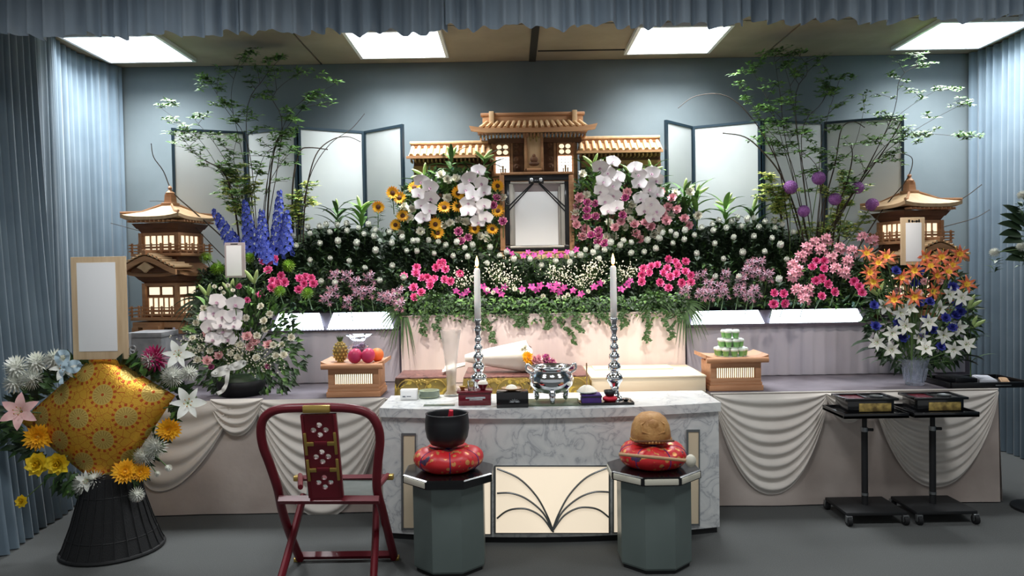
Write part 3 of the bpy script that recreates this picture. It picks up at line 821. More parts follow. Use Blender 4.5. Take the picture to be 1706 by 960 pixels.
# ================================================================ pagoda lanterns
def pagoda():
    t = thing('pagoda_lantern', 'two storey wooden pagoda lantern with lit windows, its lower gable fully in view', 'lantern', (0, 0, 0), group='pagoda lanterns')
    B = lambda x0, x1, y0, y1, z0, z1: MB().box(x0, x1, y0, y1, z0, z1)
    pb = MB().box(-.22, .22, -.2, .2, .04, .075)
    part('plinth', pb, 'wood', t)
    for sx in (-1, 1):
        for sy in (-1, 1): part('foot', MB().box(sx * .2 - .03, sx * .2 + .03, sy * .17 - .03, sy * .17 + .03, 0, .04), 'wood', t)
    part('stair', MB().box(-.07, .07, -.3, -.2, 0, .03).box(-.07, .07, -.27, -.2, .03, .055).box(-.07, .07, -.24, -.2, .055, .075), 'wood', t)
    def balcony(z, w, d, hr):
        part('balcony_floor', MB().rbox(-w, w, -d, d, z, z + .02, .003), 'wood', t)
        rl_ = MB()
        for zz in (z + hr * .45, z + hr * .72, z + hr):
            for s in (-1, 1):
                rl_.box(-w - .02, w + .02, s * d * .96 - .004, s * d * .96 + .004, zz - .004, zz + .004)
                rl_.box(s * w * .96 - .004, s * w * .96 + .004, -d - .02, d + .02, zz - .004, zz + .004)
        q = part('railing', rl_, 'wood', t)
        for k in range(6):
            x = -w * .96 + 2 * w * .96 * k / 5
            for s in (-1, 1): part('post', MB().box(x - .006, x + .006, s * d * .96 - .006, s * d * .96 + .006, z + .02, z + hr + .012), 'wood', q)
        for k in range(1, 5):
            y = -d * .96 + 2 * d * .96 * k / 5
            for s in (-1, 1): part('post', MB().box(s * w * .96 - .006, s * w * .96 + .006, y - .006, y + .006, z + .02, z + hr + .012), 'wood', q)
    def storey(z0, z1, w, d, arch):
        part('wall', MB().box(-w + .012, w - .012, -d + .012, d - .012, z0, z1), 'wood_dark', t)
        for sx in (-1, 1):
            for sy in (-1, 1): part('corner_post', MB().box(sx * w - .014, sx * w + .014, sy * d - .014, sy * d + .014, z0, z1), 'wood', t)
        for s in (-1, 1):
            part('beam', MB().box(-w, w, s * d - .006, s * d + .006, z1 - .02, z1), 'wood', t)
            part('beam', MB().box(s * w - .006, s * w + .006, -d, d, z1 - .02, z1), 'wood', t)
        wt = z0 + (z1 - z0) * (.58 if arch else .88)
        for (ax, L_, D_) in (('x', w, d), ('y', d, w)):
            for s in ((-1,) if ax == 'x' else (-1, 1)):
                def bx(a0, a1, n0, n1, za, zb):
                    if ax == 'x': return MB().box(a0, a1, s * n1 if s < 0 else n0, s * n0 if s < 0 else n1, za, zb)
                    return MB().box(s * n1 if s < 0 else n0, s * n0 if s < 0 else n1, a0, a1, za, zb)
                wd = part('window', bx(-L_ + .03, L_ - .03, D_ - .011, D_ - .006, z0 + .015, wt), 'lantern', t)
                nb = 5 if ax == 'x' else 4
                for k in range(nb + 1):
                    a = -L_ + .03 + 2 * (L_ - .03) * k / nb
                    part('lattice_bar', bx(a - .005, a + .005, D_ - .006, D_ + .002, z0 + .015, wt), 'wood', wd)
                for zz in (z0 + .02, z0 + (wt - z0) * .35, wt):
                    part('lattice_bar', bx(-L_ + .03, L_ - .03, D_ - .006, D_ + .001, zz - .004, zz + .004), 'wood', wd)
                if arch:
                    for h in (0, 1):
                        a0 = -L_ + .04 + h * (L_ - .03); a1 = a0 + L_ - .06
                        part('arched_window', bx(a0, a1, D_ - .011, D_ - .004, wt + .018, z1 - .028), 'lantern', t)
    balcony(.085, .24, .2, .085)
    storey(.105, .335, .15, .14, True)
    part('bracket_band', MB().box(-.15, .15, -.14, .14, .335, .355, taper=1.15).box(-.175, .175, -.165, .165, .355, .385, taper=1.15), 'wood_dark', t)
    # lower roof: hipped skirt plus curved gable
    def skirt(w, d, z, h, tw, td, up):
        mb = MB(); n = 8
        ring0, ring1 = [], []
        for (x0, y0, x1, y1, a0, b0, a1, b1) in ((-w, -d, w, -d, -tw, -td, tw, -td), (w, -d, w, d, tw, -td, tw, td), (w, d, -w, d, tw, td, -tw, td), (-w, d, -w, -d, -tw, td, -tw, -td)):
            for k in range(n):
                u = k / n; c = up * abs(2 * u - 1) ** 3
                ring0.append(Vector((x0 + (x1 - x0) * u, y0 + (y1 - y0) * u, z + c)))
                ring1.append(Vector((a0 + (a1 - a0) * u, b0 + (b1 - b0) * u, z + h)))
        N = len(ring0)
        mid = [a.lerp(b, .5) - Vector((0, 0, h * .14)) for a, b in zip(ring0, ring1)]
        low = [a - Vector((0, 0, .022)) for a in ring0]
        inn = [Vector((a.x * .72, a.y * .72, z - .012)) for a in ring0]
        vs = inn + low + ring0 + mid + ring1
        fs = []
        for r_ in range(4):
            for k in range(N):
                j = (k + 1) % N
                fs.append((r_ * N + k, r_ * N + j, (r_ + 1) * N + j, (r_ + 1) * N + k))
        fs.append(tuple(4 * N + k for k in range(N)))
        return mb.add(vs, fs)
    part('lower_roof', skirt(.25, .23, .40, .09, .15, .14, .02), 'wood', t)
    def gz(u): return .515 - .105 * abs(u) ** 1.35 + .03 * max(0, abs(u) - .75) * 2
    gpts = [(k / 12 * 2 - 1) for k in range(13)]
    gw = .27; yf = -.31
    top = [(u * gw, gz(u)) for u in gpts]; bot = [(u * gw, gz(u) - .035) for u in reversed(gpts)]
    gb = part('gable_board', MB().prism(top + bot, yf, yf + .02), 'wood', t)
    gr = MB()
    gr.add([(x, yf + .0, z + .012) for x, z in top] + [(x, -.08, z + .012) for x, z in top], [(k + 1, k, 13 + k, 14 + k) for k in range(12)])
    gr.add([(x, yf + .0, z - .004) for x, z in top] + [(x, -.08, z - .004) for x, z in top], [(k, k + 1, 14 + k, 13 + k) for k in range(12)])
    g_ = part('gable_roof', gr, 'wood', t)
    for k in range(15):
        u = -0.97 + 1.94 * k / 14
        part('roof_tile', MB().tube([(u * gw, yf - .006, gz(u) + .016), (u * gw, -.1, gz(u) + .016)], .0095, 7), 'wood_light', g_)
    part('ridge', MB().rbox(-.016, .016, yf - .012, -.1, .52, .555, .004), 'wood', g_)
    tri = [(u * gw * .62, gz(u * .62) - .036) for u in gpts] + [(.165, .405), (-.165, .405)]
    part('gable_infill', MB().prism(tri, yf + .05, yf + .06), 'wood_dark', t)
    part('gable_pendant', MB().prism([(-.07, .44), (-.03, .425), (0, .405), (.03, .425), (.07, .44), (.03, .46), (0, .475), (-.03, .46)], yf - .004, yf + .016), 'wood_light', gb)
    # upper storey
    part('upper_base', MB().box(-.17, .17, -.15, .15, .47, .515), 'wood_dark', t)
    balcony(.515, .23, .19, .075)
    storey(.535, .672, .17, .14, False)
    part('bracket_band', MB().box(-.165, .165, -.14, .14, .672, .70, taper=1.12).box(-.19, .19, -.165, .165, .70, .735, taper=1.14), 'wood_dark', t)
    for k in range(11):
        x = -.2 + .04 * k
        part('rafter', MB().box(x - .006, x + .006, -.245, -.18, .74, .752), 'wood', t)
        part('rafter', MB().box(.18, .265, x * .9 - .006, x * .9 + .006, .74, .752), 'wood', t)
    part('upper_roof', skirt(.265, .25, .775, .085, .05, .05, .02), 'wood_light', t)
    rr = MB()
    for sx in (-1, 1):
        for sy in (-1, 1):
            rr.tube([(sx * .265, sy * .25, .805), (sx * .155, sy * .15, .812), (sx * .05, sy * .05, .866)], .009, 6)
    part('hip_ridge', rr, 'wood', t)
    part('finial_base', MB().rbox(-.05, .05, -.05, .05, .855, .882, .004), 'wood', t)
    part('finial', MB().box(-.034, .034, -.034, .034, .882, .94, taper=.85).lathe([(.034, .935), (.036, .95), (.02, .962), (.012, .975), (.018, .985), (.004, 1.0)], 12), 'wood', t)
    return t
pg = pagoda()
a = at(290, 556, 5.57); pg.location = (a.x, 5.57, 1.086); pg.rotation_euler = (0, 0, math.radians(-11))
b = at(1516, 540, 5.57)
pg2 = copy_tree(pg, (b.x, 5.57, 1.086), 'wooden pagoda lantern partly hidden behind the orange flowers and name board')
pg2.rotation_euler = (0, 0, math.radians(11))
pg.scale = (.88, .98, 1.08)
for o in COL.objects:
    if o.name.startswith('pagoda_lantern'): o.scale = (.88, .98, 1.08)
# ================================================================ marble altar
MZ = .742
mc = at(917, 690, 4.1); MXL, MXR = at(632, 684, 4.17).x, at(1201, 676, 4.17).x
MX = (MXL + MXR) / 2; MW = (MXR - MXL) / 2
ma = thing('marble_altar', 'white marble altar counter with bowed front and fountain patterned lit panel', 'altar', (MX, 4.36, 0))
def bow(x, inset=0.0):
    u = (x - MX) / MW
    return 4.17 - .12 * (1 - u * u) + inset
def slab(hw, inset, z0, z1, n=24):
    pts = [(MX - hw + 2 * hw * k / n) for k in range(n + 1)]
    fr = [(x, bow(x, inset)) for x in pts]; bk = [(x, 4.585) for x in reversed(pts)]
    poly = fr + bk; N = len(poly)
    return MB().add([(x, y, z0) for x, y in poly] + [(x, y, z1) for x, y in poly],
                    [tuple(range(N - 1, -1, -1)), tuple(range(N, 2 * N))] + [(i, (i + 1) % N, N + (i + 1) % N, N + i) for i in range(N)])
part('top_slab', slab(MW, 0, MZ - .05, MZ), 'marble', ma, ab=True)
part('body', slab(MW - .008, .022, .035, MZ - .05), 'marble', ma, ab=True)
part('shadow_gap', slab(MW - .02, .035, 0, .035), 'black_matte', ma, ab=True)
def fpt(px, py, off=0.0):
    """point on the bowed front under a pixel"""
    Y = 4.15
    for _ in range(4):
        p = at(px, py, Y); Y = bow(p.x, .022) + off
    return at(px, py, Y)
def fpanel(px0, px1, py0, py1, off0, n=8, thick=.006):
    vs = []
    for o in (off0, off0 + thick):
        for py in (py0, py1):
            for k in range(n + 1): vs.append(fpt(px0 + (px1 - px0) * k / n, py, o))
    W = n + 1; fs = []
    for k in range(n):
        fs += [(k, W + k, W + k + 1, k + 1), (2 * W + k, 2 * W + k + 1, 3 * W + k + 1, 3 * W + k), (k, k + 1, 2 * W + k + 1, 2 * W + k), (W + k, 3 * W + k, 3 * W + k + 1, W + k + 1)]
    fs += [(0, 2 * W, 3 * W, W), (n, W + n, 3 * W + n, 2 * W + n)]
    return MB().add(vs, fs)
for (a, b, ta, tb) in ((826, 1014, 778, 888), (779, 817, 781, 890), (1023, 1061, 776, 887)):
    lp = part('lit_panel', fpanel(a, b, ta, tb, -.006), 'panel_lamp', ma, ab=True)
    g = MB()
    for q in ((a - 2.5, a, ta - 2, tb + 2), (b, b + 2.5, ta - 2, tb + 2)): 
        v = fpanel(*q, -.012, 1, .01); g.add(v.v, v.f)
    for q in ((a, b, ta - 2.5, ta), (a, b, tb, tb + 2)):
        v = fpanel(*q, -.012, 8, .01); g.add(v.v, v.f)
    part('panel_frame', g, 'steel', lp, ab=True)
for k, (a, b) in enumerate(((808.5, 817), (1023, 1031))): pass
arcs = [[(922, 887), (912, 860), (893, 826), (864, 797), (828, 781)], [(921, 886), (905, 855), (878, 832), (852, 822), (828, 822)], [(920, 885), (903, 862), (880, 849), (858, 848), (842, 853), (828, 864)]]
for sx in (-1, 1):
    for a in arcs:
        pts = [fpt(x if sx < 0 else 1842 - x, y - (0 if sx < 0 else 2), -.011) for x, y in a]
        part('fountain_bar', MB().tube(smooth_path(pts, 6), .0055, 6), 'steel', ma, ab=True)
for (a, b, ta, tb) in ((672, 691, 726, 880), (1147, 1164, 720, 873)):
    sl = part('slot_panel', fpanel(a, b, ta, tb, -.008, 1), 'cream_shade', ma, ab=True)
    g = MB()
    for q in ((a - 3.5, a, ta - 4, tb + 4), (b, b + 2, ta - 4, tb + 4), (a, b, ta - 4, ta), (a, b, tb, tb + 3)):
        v = fpanel(*q, -.012, 1, .01); g.add(v.v, v.f)
    part('slot_frame', g, 'steel', sl, ab=True)

# ================================================================ octagonal stands, cushions, bell, wooden drum
def octagon(label, px, pads):
    c = atz(px, 950, 0); c = Vector((c.x, 3.80, 0))
    t = thing('octagonal_stand', label, 'stand', c, group='octagonal stands')
    ph = PI / 8
    part('column', MB().lathe([(.186, .02), (.19, .03), (.19, .44)], 8, phase=ph), 'octagon_grey', t, smooth=False)
    part('base', MB().lathe([(.178, 0), (.178, .02)], 8, phase=ph), 'black_matte', t, smooth=False)
    part('top', MB().lathe([(.21, .44), (.24, .45), (.24, .487), (.232, .492)], 8, phase=ph), 'black_lacquer', t, smooth=False)
    R_ = .24 * math.cos(PI / 8)
    for k in pads:
        M = Matrix.Rotation(k * PI / 4, 4, 'Z')
        part('rim_pad', MB().rbox(-.082, .082, -R_ - .004, -R_ + .004, .454, .484, .0035, M=M), 'pad_cream', t)
    return t, c
oc1, c1 = octagon('eight sided stand under the black bell bowl, with one pale rim strip', 749, (-1,))
oc2, c2 = octagon('eight sided stand under the wooden drum, with several pale rim strips', 1097, (-2, -1, 0, 1))
def cushion(label, c, seed):
    me = MB(); r = random.Random(seed); k = r.uniform(0, 6)
    prof = []
    for i in range(15):
        a = -PI / 2 + PI * i / 14
        prof.append((.095 + .078 * math.cos(a), .056 + .056 * math.sin(a)))
    prof = [(.0, 0), (.05, .0)] + prof + [(.06, .105), (0, .1)]
    me.lathe(prof, 40, cap=False)
    for v in me.v:
        a = math.atan2(v.y, v.x); rr = math.hypot(v.x, v.y)
        v.z *= 1 + .06 * math.sin(6 * a + k) * min(1, rr / .1)
        f = 1 + .035 * math.sin(6 * a + k) * min(1, rr / .1); v.x *= f; v.y *= f
        v.z = max(v.z, 0)
    t = thing('ritual_cushion', label, 'cushion', (c.x, c.y, .493), group='round brocade cushions')
    part('cushion_body', me, 'red_brocade', t, smooth=True)
    part('centre_knot', MB().ball((0, 0, .1), (.02, .02, .006)), 'purple_cloth', t)
    for s in range(6):
        a = 2 * PI * s / 6 - k / 6 - .26
        part('seam', MB().tube([(math.cos(a) * (.095 + .079 * math.cos(b)) * .965, math.sin(a) * (.095 + .079 * math.cos(b)) * .965, max(.002, (.056 + .056 * math.sin(b)) * .94)) for b in [-.9 + 2.3 * i / 9 for i in range(10)]], .0025, 5), 'purple_cloth', t)
    return t
cushion('red brocade ring cushion under the black bell bowl', c1, 1)
cushion('red brocade ring cushion under the wooden drum', c2, 2)
bt = thing('bell_bowl', 'large black ritual bell bowl on a red cushion', 'bell', (c1.x - .005, c1.y, .612))
part('bowl', MB().lathe([(0, 0), (.05, 0), (.085, .012), (.104, .045), (.112, .09), (.112, .13), (.107, .16), (.11, .166), (.104, .168), (.1, .16), (.105, .12), (.104, .06), (.08, .02), (0, .012)], 40, cap=False), 'bell_black', bt, smooth=True)
st = thing('bell_striker', 'red cloth wrapped bell striker standing in the black bell bowl', 'striker', (c1.x - .005, c1.y, .632))
part('shaft', MB().tube([(.0, .02, 0), (.02, -.02, .12)], .008, 8), 'stick_wood', st)
part('wrapped_head', MB().tube([(.012, -.005, .08), (.02, -.02, .13), (.024, -.028, .165)], [.012, .014, .011], 10), 'red_cloth', st)
# wooden drum
mk = thing('wooden_fish_drum', 'round carved wooden ritual drum on a red cushion', 'drum', (c2.x - .01, c2.y, .612))
prof = [(0, 0), (.06, 0), (.09, .012), (.102, .03), (.1, .055), (.094, .09), (.078, .125), (.05, .148), (.02, .155), (0, .156)]
part('drum_body', MB().lathe(prof, 36, cap=False), 'mokugyo_wood', mk, smooth=True)
part('sound_slit', MB().rbox(-.1, .1, -.103, -.09, .022, .032, .003), 'wood_dark', mk)
for s in (-1, 1):
    part('carved_scroll', MB().tube([(s * .02, -.092, .06), (s * .055, -.083, .07), (s * .06, -.07, .105), (s * .03, -.066, .12), (s * .008, -.07, .115)], .006, 8), 'mokugyo_wood', mk)
part('carved_boss', MB().ball((0, -.075, .095), (.032, .02, .036)), 'mokugyo_wood', mk)
rim = MB()
for k in range(20):
    a = PI + PI * k / 19; rim.ball((math.cos(a) * .1, math.sin(a) * .1, .02), .008, 6, 4)
part('carved_rim', rim, 'mokugyo_wood', mk)
ml = thing('drum_mallet', 'wooden mallet with white padded head lying across the cushion', 'mallet', (c2.x, c2.y - .12, .62))
a_ = at(1031, 757, 3.60) - Vector(ml.location); b_ = at(1148, 768, 3.60) - Vector(ml.location)
part('handle', MB().tube([a_, b_], .008, 10), 'stick_wood', ml)
part('padded_head', MB().ball((0, 0, 0), (.026, .026, .031), 14, 10), 'pad_cream', ml, loc=b_ + Vector((.008, 0, 0)))

# ================================================================ red folding chair
YB = 3.48
cc = atz(555, 950, 0)
ch = thing('folding_chair', 'dark red lacquered folding chair with brass fittings and pierced back splat', 'chair', (at(550, 800, 3.65).x, 3.65, 0))
def cp(px, py, Y): return at(px, py, Y)
# back hoop continues into the legs that reach the far feet
seat_y = 836
lh = [(500, 932, 3.88), (483, 890, 3.74), (470, 850, 3.60), (463, 815, 3.50), (450, 775, 3.46), (438, 742, 3.43), (435, 712, 3.41), (443, 693, 3.40), (465, 682, 3.39), (510, 679.5, 3.39), (555, 679, 3.39), (592, 682, 3.39), (616, 691, 3.40), (629, 710, 3.41), (633, 735, 3.43), (629, 775, 3.46), (628, 815, 3.50), (637, 850, 3.60), (647, 890, 3.74), (657, 930, 3.88)]
pts = [cp(*p) for p in lh]
hp = smooth_path(pts, 5)
part('back_hoop', MB().tube(hp, .021, 12), 'red_lacquer', ch, ab=True)
zf = hp[0].z
for (pa, pb) in (((506, 826, 3.84), (467, 968, 3.46)), ((627, 826, 3.84), (622, 968, 3.46))):
    part('leg', MB().tube(smooth_path([cp(*pa), cp((pa[0] + pb[0]) / 2 + 1, 895, 3.66), cp(*pb)], 5), .018, 10, flat=1.3), 'red_lacquer', ch, ab=True)
for p in ((467, 968, 3.46), (622, 968, 3.46)): 
    q = cp(*p); part('foot', MB().rbox(q.x - .02, q.x + .02, q.y - .03, q.y + .03, 0, q.z + .01, .004), 'red_lacquer', ch, ab=True)
for p in ((497, 932, 3.88), (659, 930, 3.88)):
    q = cp(*p); part('brass_foot', MB().rbox(q.x - .02, q.x + .02, q.y - .02, q.y + .02, 0, q.z + .012, .004), 'brass', ch, ab=True)
part('stretcher', MB().tube([cp(500, 926, 3.88), cp(657, 924, 3.88)], .019, 4, flat=1.1), 'red_lacquer', ch, ab=True)
part('rear_seat_rail', MB().tube([cp(465, 833, 3.49), cp(632, 833, 3.49)], .021, 4, flat=1.0), 'red_lacquer', ch, ab=True)
part('front_seat_rail', MB().tube([cp(496, 797, 3.86), cp(652, 795, 3.86)], .016, 4), 'red_lacquer', ch, ab=True)
for p in ((496, 797), (650, 795)):
    q = cp(p[0], p[1], 3.83); part('brass_cap', MB().rbox(q.x - .018, q.x + .018, q.y - .02, q.y + .02, q.z - .012, q.z + .014, .004), 'brass', ch, ab=True)
for px in (500, 646):
    part('arm_rail', MB().tube([cp(px, 792, 3.84), cp(px + (505 - px) * .12, 812, 3.6)], .013, 8), 'red_lacquer', ch, ab=True)
A, B_, C_, D_ = cp(510, 826, 3.5), cp(622, 826, 3.5), cp(640, 800, 3.85), cp(512, 800, 3.85)
def sf(u, v):
    p = A.lerp(B_, u).lerp(D_.lerp(C_, u), v); p.z -= .03 * 4 * v * (1 - v) * .5; return p
sm = MB().grid(sf, 8, 8); 
part('sling_seat', sm, 'leather', ch, smooth=True, ab=True)
# splat in its own plane
T0, T1 = cp(505, 690, 3.385), cp(556, 690, 3.385); K0, K1 = cp(517, 828, 3.475), cp(571, 828, 3.475)
top_c = (T0 + T1) / 2; bot_c = (K0 + K1) / 2
zax = (top_c - bot_c); H = zax.length; zax.normalize(); xax = Vector((1, 0, 0)); xax = (xax - zax * xax.dot(zax)).normalized(); yax = zax.cross(xax)
M = Matrix((xax, yax, zax)).transposed().to_4x4(); M.translation = bot_c
hw = .074
holes = []
for zc in (.19, .5, .82):
    for (dx, dz) in ((0, 1), (0, -1), (1, 0), (-1, 0)):
        ccx, ccz = dx * .028, zc * H + dz * .024
        holes.append([(ccx + .0135 * math.cos(a), ccz + .0125 * math.sin(a)) for a in [k * PI / 5 for k in range(10)]])
sp_ = plate([(-hw, 0), (hw, 0), (hw, H), (-hw, H)], holes, -.008, .008)
sp_.v = [M @ v for v in sp_.v]
spl = part('back_splat', sp_, 'red_lacquer', ch, ab=True)
for s in (-1, 1): part('splat_edge', MB().rbox(s * hw - .007, s * hw + .007, -.012, .012, 0, H, .003, M=M), 'red_lacquer', spl, ab=True)
for zc in (.345, .66):
    for s in (-1, 1):
        g = MB().rbox(s * .068 - .007, s * .068 + .007, -.016, -.009, zc * H - .055, zc * H + .055, .003, M=M)
        g.rbox(min(s * .03, s * .066), max(s * .03, s * .066), -.016, -.009, zc * H - .01, zc * H + .01, .003, M=M)
        part('brass_fitting', g, 'brass', spl, ab=True)
    part('cross_bar', MB().rbox(-.03, .03, -.015, -.007, zc * H - .012, zc * H + .012, .003, M=M), 'red_lacquer', spl, ab=True)
a, b = cp(505, 680, 3.378), cp(551, 680, 3.378)
part('brass_plate', MB().rbox(a.x, b.x, 3.36, 3.41, a.z - .022, a.z + .013, .006), 'brass', ch, ab=True)

# ================================================================ trolleys with incense boxes
def trolley(px, label, lab2, py):
    c = at(px, 870, 4.42); c = Vector((c.x, 4.42, 0)); zt = .645
    t = thing('incense_trolley', label, 'trolley', c, group='black trolleys')
    part('tray_top', MB().rbox(-.187, .187, -.15, .15, zt - .03, zt - .012, .003), 'black_lacquer', t)
    e = MB().rbox(-.187, .187, -.15, -.14, zt - .03, zt, .003).rbox(-.187, .187, .14, .15, zt - .03, zt, .003).rbox(-.187, -.177, -.14, .14, zt - .03, zt, .003).rbox(.177, .187, -.14, .14, zt - .03, zt, .003)
    part('tray_rim', e, 'black_lacquer', t)
    part('bracket', MB().rbox(-.09, .09, -.05, .05, zt - .045, zt - .03, .003), 'black_matte', t)
    part('pole', MB().tube([(0, 0, .1), (0, 0, zt - .04)], .014, 14), 'black_matte', t)
    part('outer_pole', MB().tube([(0, 0, .07), (0, 0, .52)], .0185, 14), 'black_matte', t)
    part('collar', MB().tube([(0, 0, .51), (0, 0, .535)], .0205, 14), 'steel', t)
    part('collar', MB().tube([(0, 0, .13), (0, 0, .145)], .0205, 14), 'steel', t)
    part('clamp_knob', MB().tube([(.015, -.01, .522), (.045, -.015, .522)], .009, 8), 'black_matte', t)
    part('base_plate', MB().rbox(-.175, .175, -.15, .15, .055, .075, .004), 'black_matte', t)
    for sx in (-1, 1):
        for sy in (-1, 1):
            k = part('caster', MB().tube([(-.012, 0, .027), (.012, 0, .027)], .027, 14), 'black_matte', t, loc=(sx * .162, sy * .15, 0))
            part('caster_fork', MB().rbox(-.017, -.0125, -.012, .012, .02, .052, .002).rbox(.0125, .017, -.012, .012, .02, .052, .002).rbox(-.017, .017, -.012, .012, .05, .058, .002), 'steel', k)
            part('caster_hub', MB().tube([(-.0135, 0, .027), (.0135, 0, .027)], .012, 10), 'steel', k)
    b = thing('incense_box', lab2, 'incense box', c + Vector((-.005, -.01, zt - .011)), group='lacquered incense boxes')
    part('box_body', MB().rbox(-.135, .135, -.085, .085, 0, .075, .004), 'black_lacquer', b)
    part('box_rim', MB().rbox(-.155, .155, -.1, -.085, .075, .09, .003).rbox(-.155, .155, .085, .1, .075, .09, .003).rbox(-.155, -.135, -.085, .085, .075, .09, .003).rbox(.135, .155, -.085, .085, .075, .09, .003).rbox(-.01, .01, -.085, .085, .075, .087, .002), 'black_lacquer', b)
    part('gold_panel', MB().rbox(-.07, .115, -.089, -.083, .012, .06, .001), 'gold_paint', b)
    part('red_lining', MB().box(-.133, -.012, -.083, .083, .0755, .08), 'burgundy', b)
    part('incense_pile', MB().box(.012, .133, -.083, .083, .0755, .08), 'black_matte', b)
    part('ember_dish', MB().lathe([(.02, .08), (.035, .082), (.038, .09), (.03, .087), (0, .085)], 14, cap=False, M=Matrix.Translation((.07, 0, 0))), 'steel', b)
trolley(1441, 'black wheeled trolley, the left one of the pair', 'black incense box with gold panel on the left trolley', 0)
trolley(1554, 'black wheeled trolley, the right one of the pair', 'black incense box with gold panel on the right trolley', 0)

# ================================================================ offering stands with fruit and jelly
def offering(px, py, label):
    c = atz(px, py, TZ)
    t = thing('offering_stand', label, 'offering stand', (c.x, 4.86, TZ + .001), group='wooden offering stands')
    part('base', MB().rbox(-.172, .172, -.13, .13, 0, .035, .004), 'stand_wood', t)
    part('base_step', MB().rbox(-.165, .165, -.125, .125, .035, .055, .003), 'stand_wood', t)
    bd = MB().rbox(-.16, .16, -.09, .12, .055, .18, .003)
    part('body', bd, 'stand_wood', t)
    f = MB().rbox(-.16, .16, -.12, -.09, .055, .08, .002).rbox(-.16, .16, -.12, -.09, .145, .18, .002).rbox(-.16, -.125, -.12, -.09, .08, .145, .002).rbox(.125, .16, -.12, -.09, .08, .145, .002)
    part('front_frame', f, 'stand_wood', t)
    lp = part('lamp_panel', MB().box(-.125, .125, -.0935, -.0905, .08, .145), 'slat_lamp', t)
    for k in range(20):
        x = -.12 + .24 * k / 19
        part('slat', MB().box(x - .0022, x + .0022, -.112, -.1, .08, .145), 'stand_wood', t)
    tp = MB(); prof = []
    # curled top board
    for k in range(25):
        u = k / 24 * 2 - 1
        prof.append((u * .198, .186 + .022 * abs(u) ** 5))
    poly = prof + [(x, z + .024) for x, z in reversed(prof)]
    part('top_board', MB().prism(poly, -.15, .15), 'stand_wood', t, recalc=True)
    part('front_roll', MB().tube([(-.195, -.15, .198), (.195, -.15, .198)], .018, 12), 'stand_wood', t)
    return t, Vector((c.x, 4.86, TZ + .2125))
o1, p1 = offering(598, 655, 'wooden offering stand carrying fruit, with lit slatted front')
o2, p2 = offering(1220, 648, 'wooden offering stand carrying the green jelly tower, with lit slatted front')
def fruit(name, label, cat, px, py, Y, mb, mname, extra=None):
    p = at(px, py, Y)
    t = thing(name, label, cat, (p.x, Y, p1.z))
    part('skin', mb, mname, t, smooth=True)
    if extra: part(extra[0], extra[1], extra[2], t)
def mango():
    m_ = MB().ball((0, 0, .048), (.045, .042, .048), 18, 12)
    for v in m_.v: v.x += .12 * (v.z - .048) * (v.z / .1); v.x *= 1 + .5 * (.048 - v.z)
    return m_
fruit('mango', 'pink red mango at the front of the fruit, left of the pair', 'fruit', 591, 587, 4.76, mango(), 'mango')
fruit('mango', 'pink red mango at the front of the fruit, touching the orange', 'fruit', 613, 586, 4.765, mango(), 'mango')
fruit('orange', 'orange behind the right hand mango', 'fruit', 628, 585, 4.85, MB().ball((0, 0, .043), .044, 18, 12), 'orange', ('navel', MB().ball((0, 0, .085), (.006, .006, .004)), 'stem'))
pp = at(567, 588, 4.86)
pn = thing('pineapple', 'small pineapple lying at the back left of the fruit', 'fruit', (pp.x, 4.86, p1.z))
part('flesh', MB().ball((0, 0, .065), (.046, .046, .065), 18, 12), 'pineapple', pn, smooth=True)
ey = MB()
for j in range(8):
    for i in range(11):
        a = 2 * PI * (i + .5 * (j % 2)) / 11; th = PI * (j + 1) / 9
        ey.ball((.046 * math.sin(th) * math.cos(a), .046 * math.sin(th) * math.sin(a), .065 - .065 * math.cos(th)), .0065, 6, 4)
part('eyes', ey, 'pineapple_eye', pn, kind='stuff')
cr = MB()
for k in range(12):
    a = 2 * PI * k / 12; cr.petal(.05, .014, 50, 25, .004, a, .125, .2, 3)
part('crown', cr, 'g_mid', pn)
gq = at(598, 585, 4.90)
gp = thing('grape_bunch', 'dark purple grapes behind the mangoes', 'fruit', (gq.x, 4.90, p1.z))
rg = random.Random(5)
for k in range(26):
    a = rg.uniform(0, 2 * PI); r_ = rg.uniform(0, .042); z = rg.uniform(.014, .105)
    part('grape', MB().ball((0, 0, 0), .0145, 10, 7), 'grape', gp, loc=(r_ * math.cos(a), r_ * .8 * math.sin(a), z))
cel = MB(); rg = random.Random(8)
vs = []
for j in range(7):
    for i in range(18):
        a = 2 * PI * i / 18; h = j / 6
        r_ = (.075 * (1 - h * .72) if j < 5 else .03 + .03 * (j - 4)) * (1 + .18 * rg.uniform(-1, 1))
        vs.append((r_ * math.cos(a), r_ * .75 * math.sin(a), .045 + .115 * h))
cel.add(vs, [(j * 18 + i, j * 18 + (i + 1) % 18, (j + 1) * 18 + (i + 1) % 18, (j + 1) * 18 + i) for j in range(6) for i in range(18)])
cw = thing('cellophane_wrap', 'crumpled clear cellophane gathered over the grapes', 'wrap', (gq.x, 4.90, p1.z + .01))
part('film', cel, 'cellophane', cw, smooth=False)
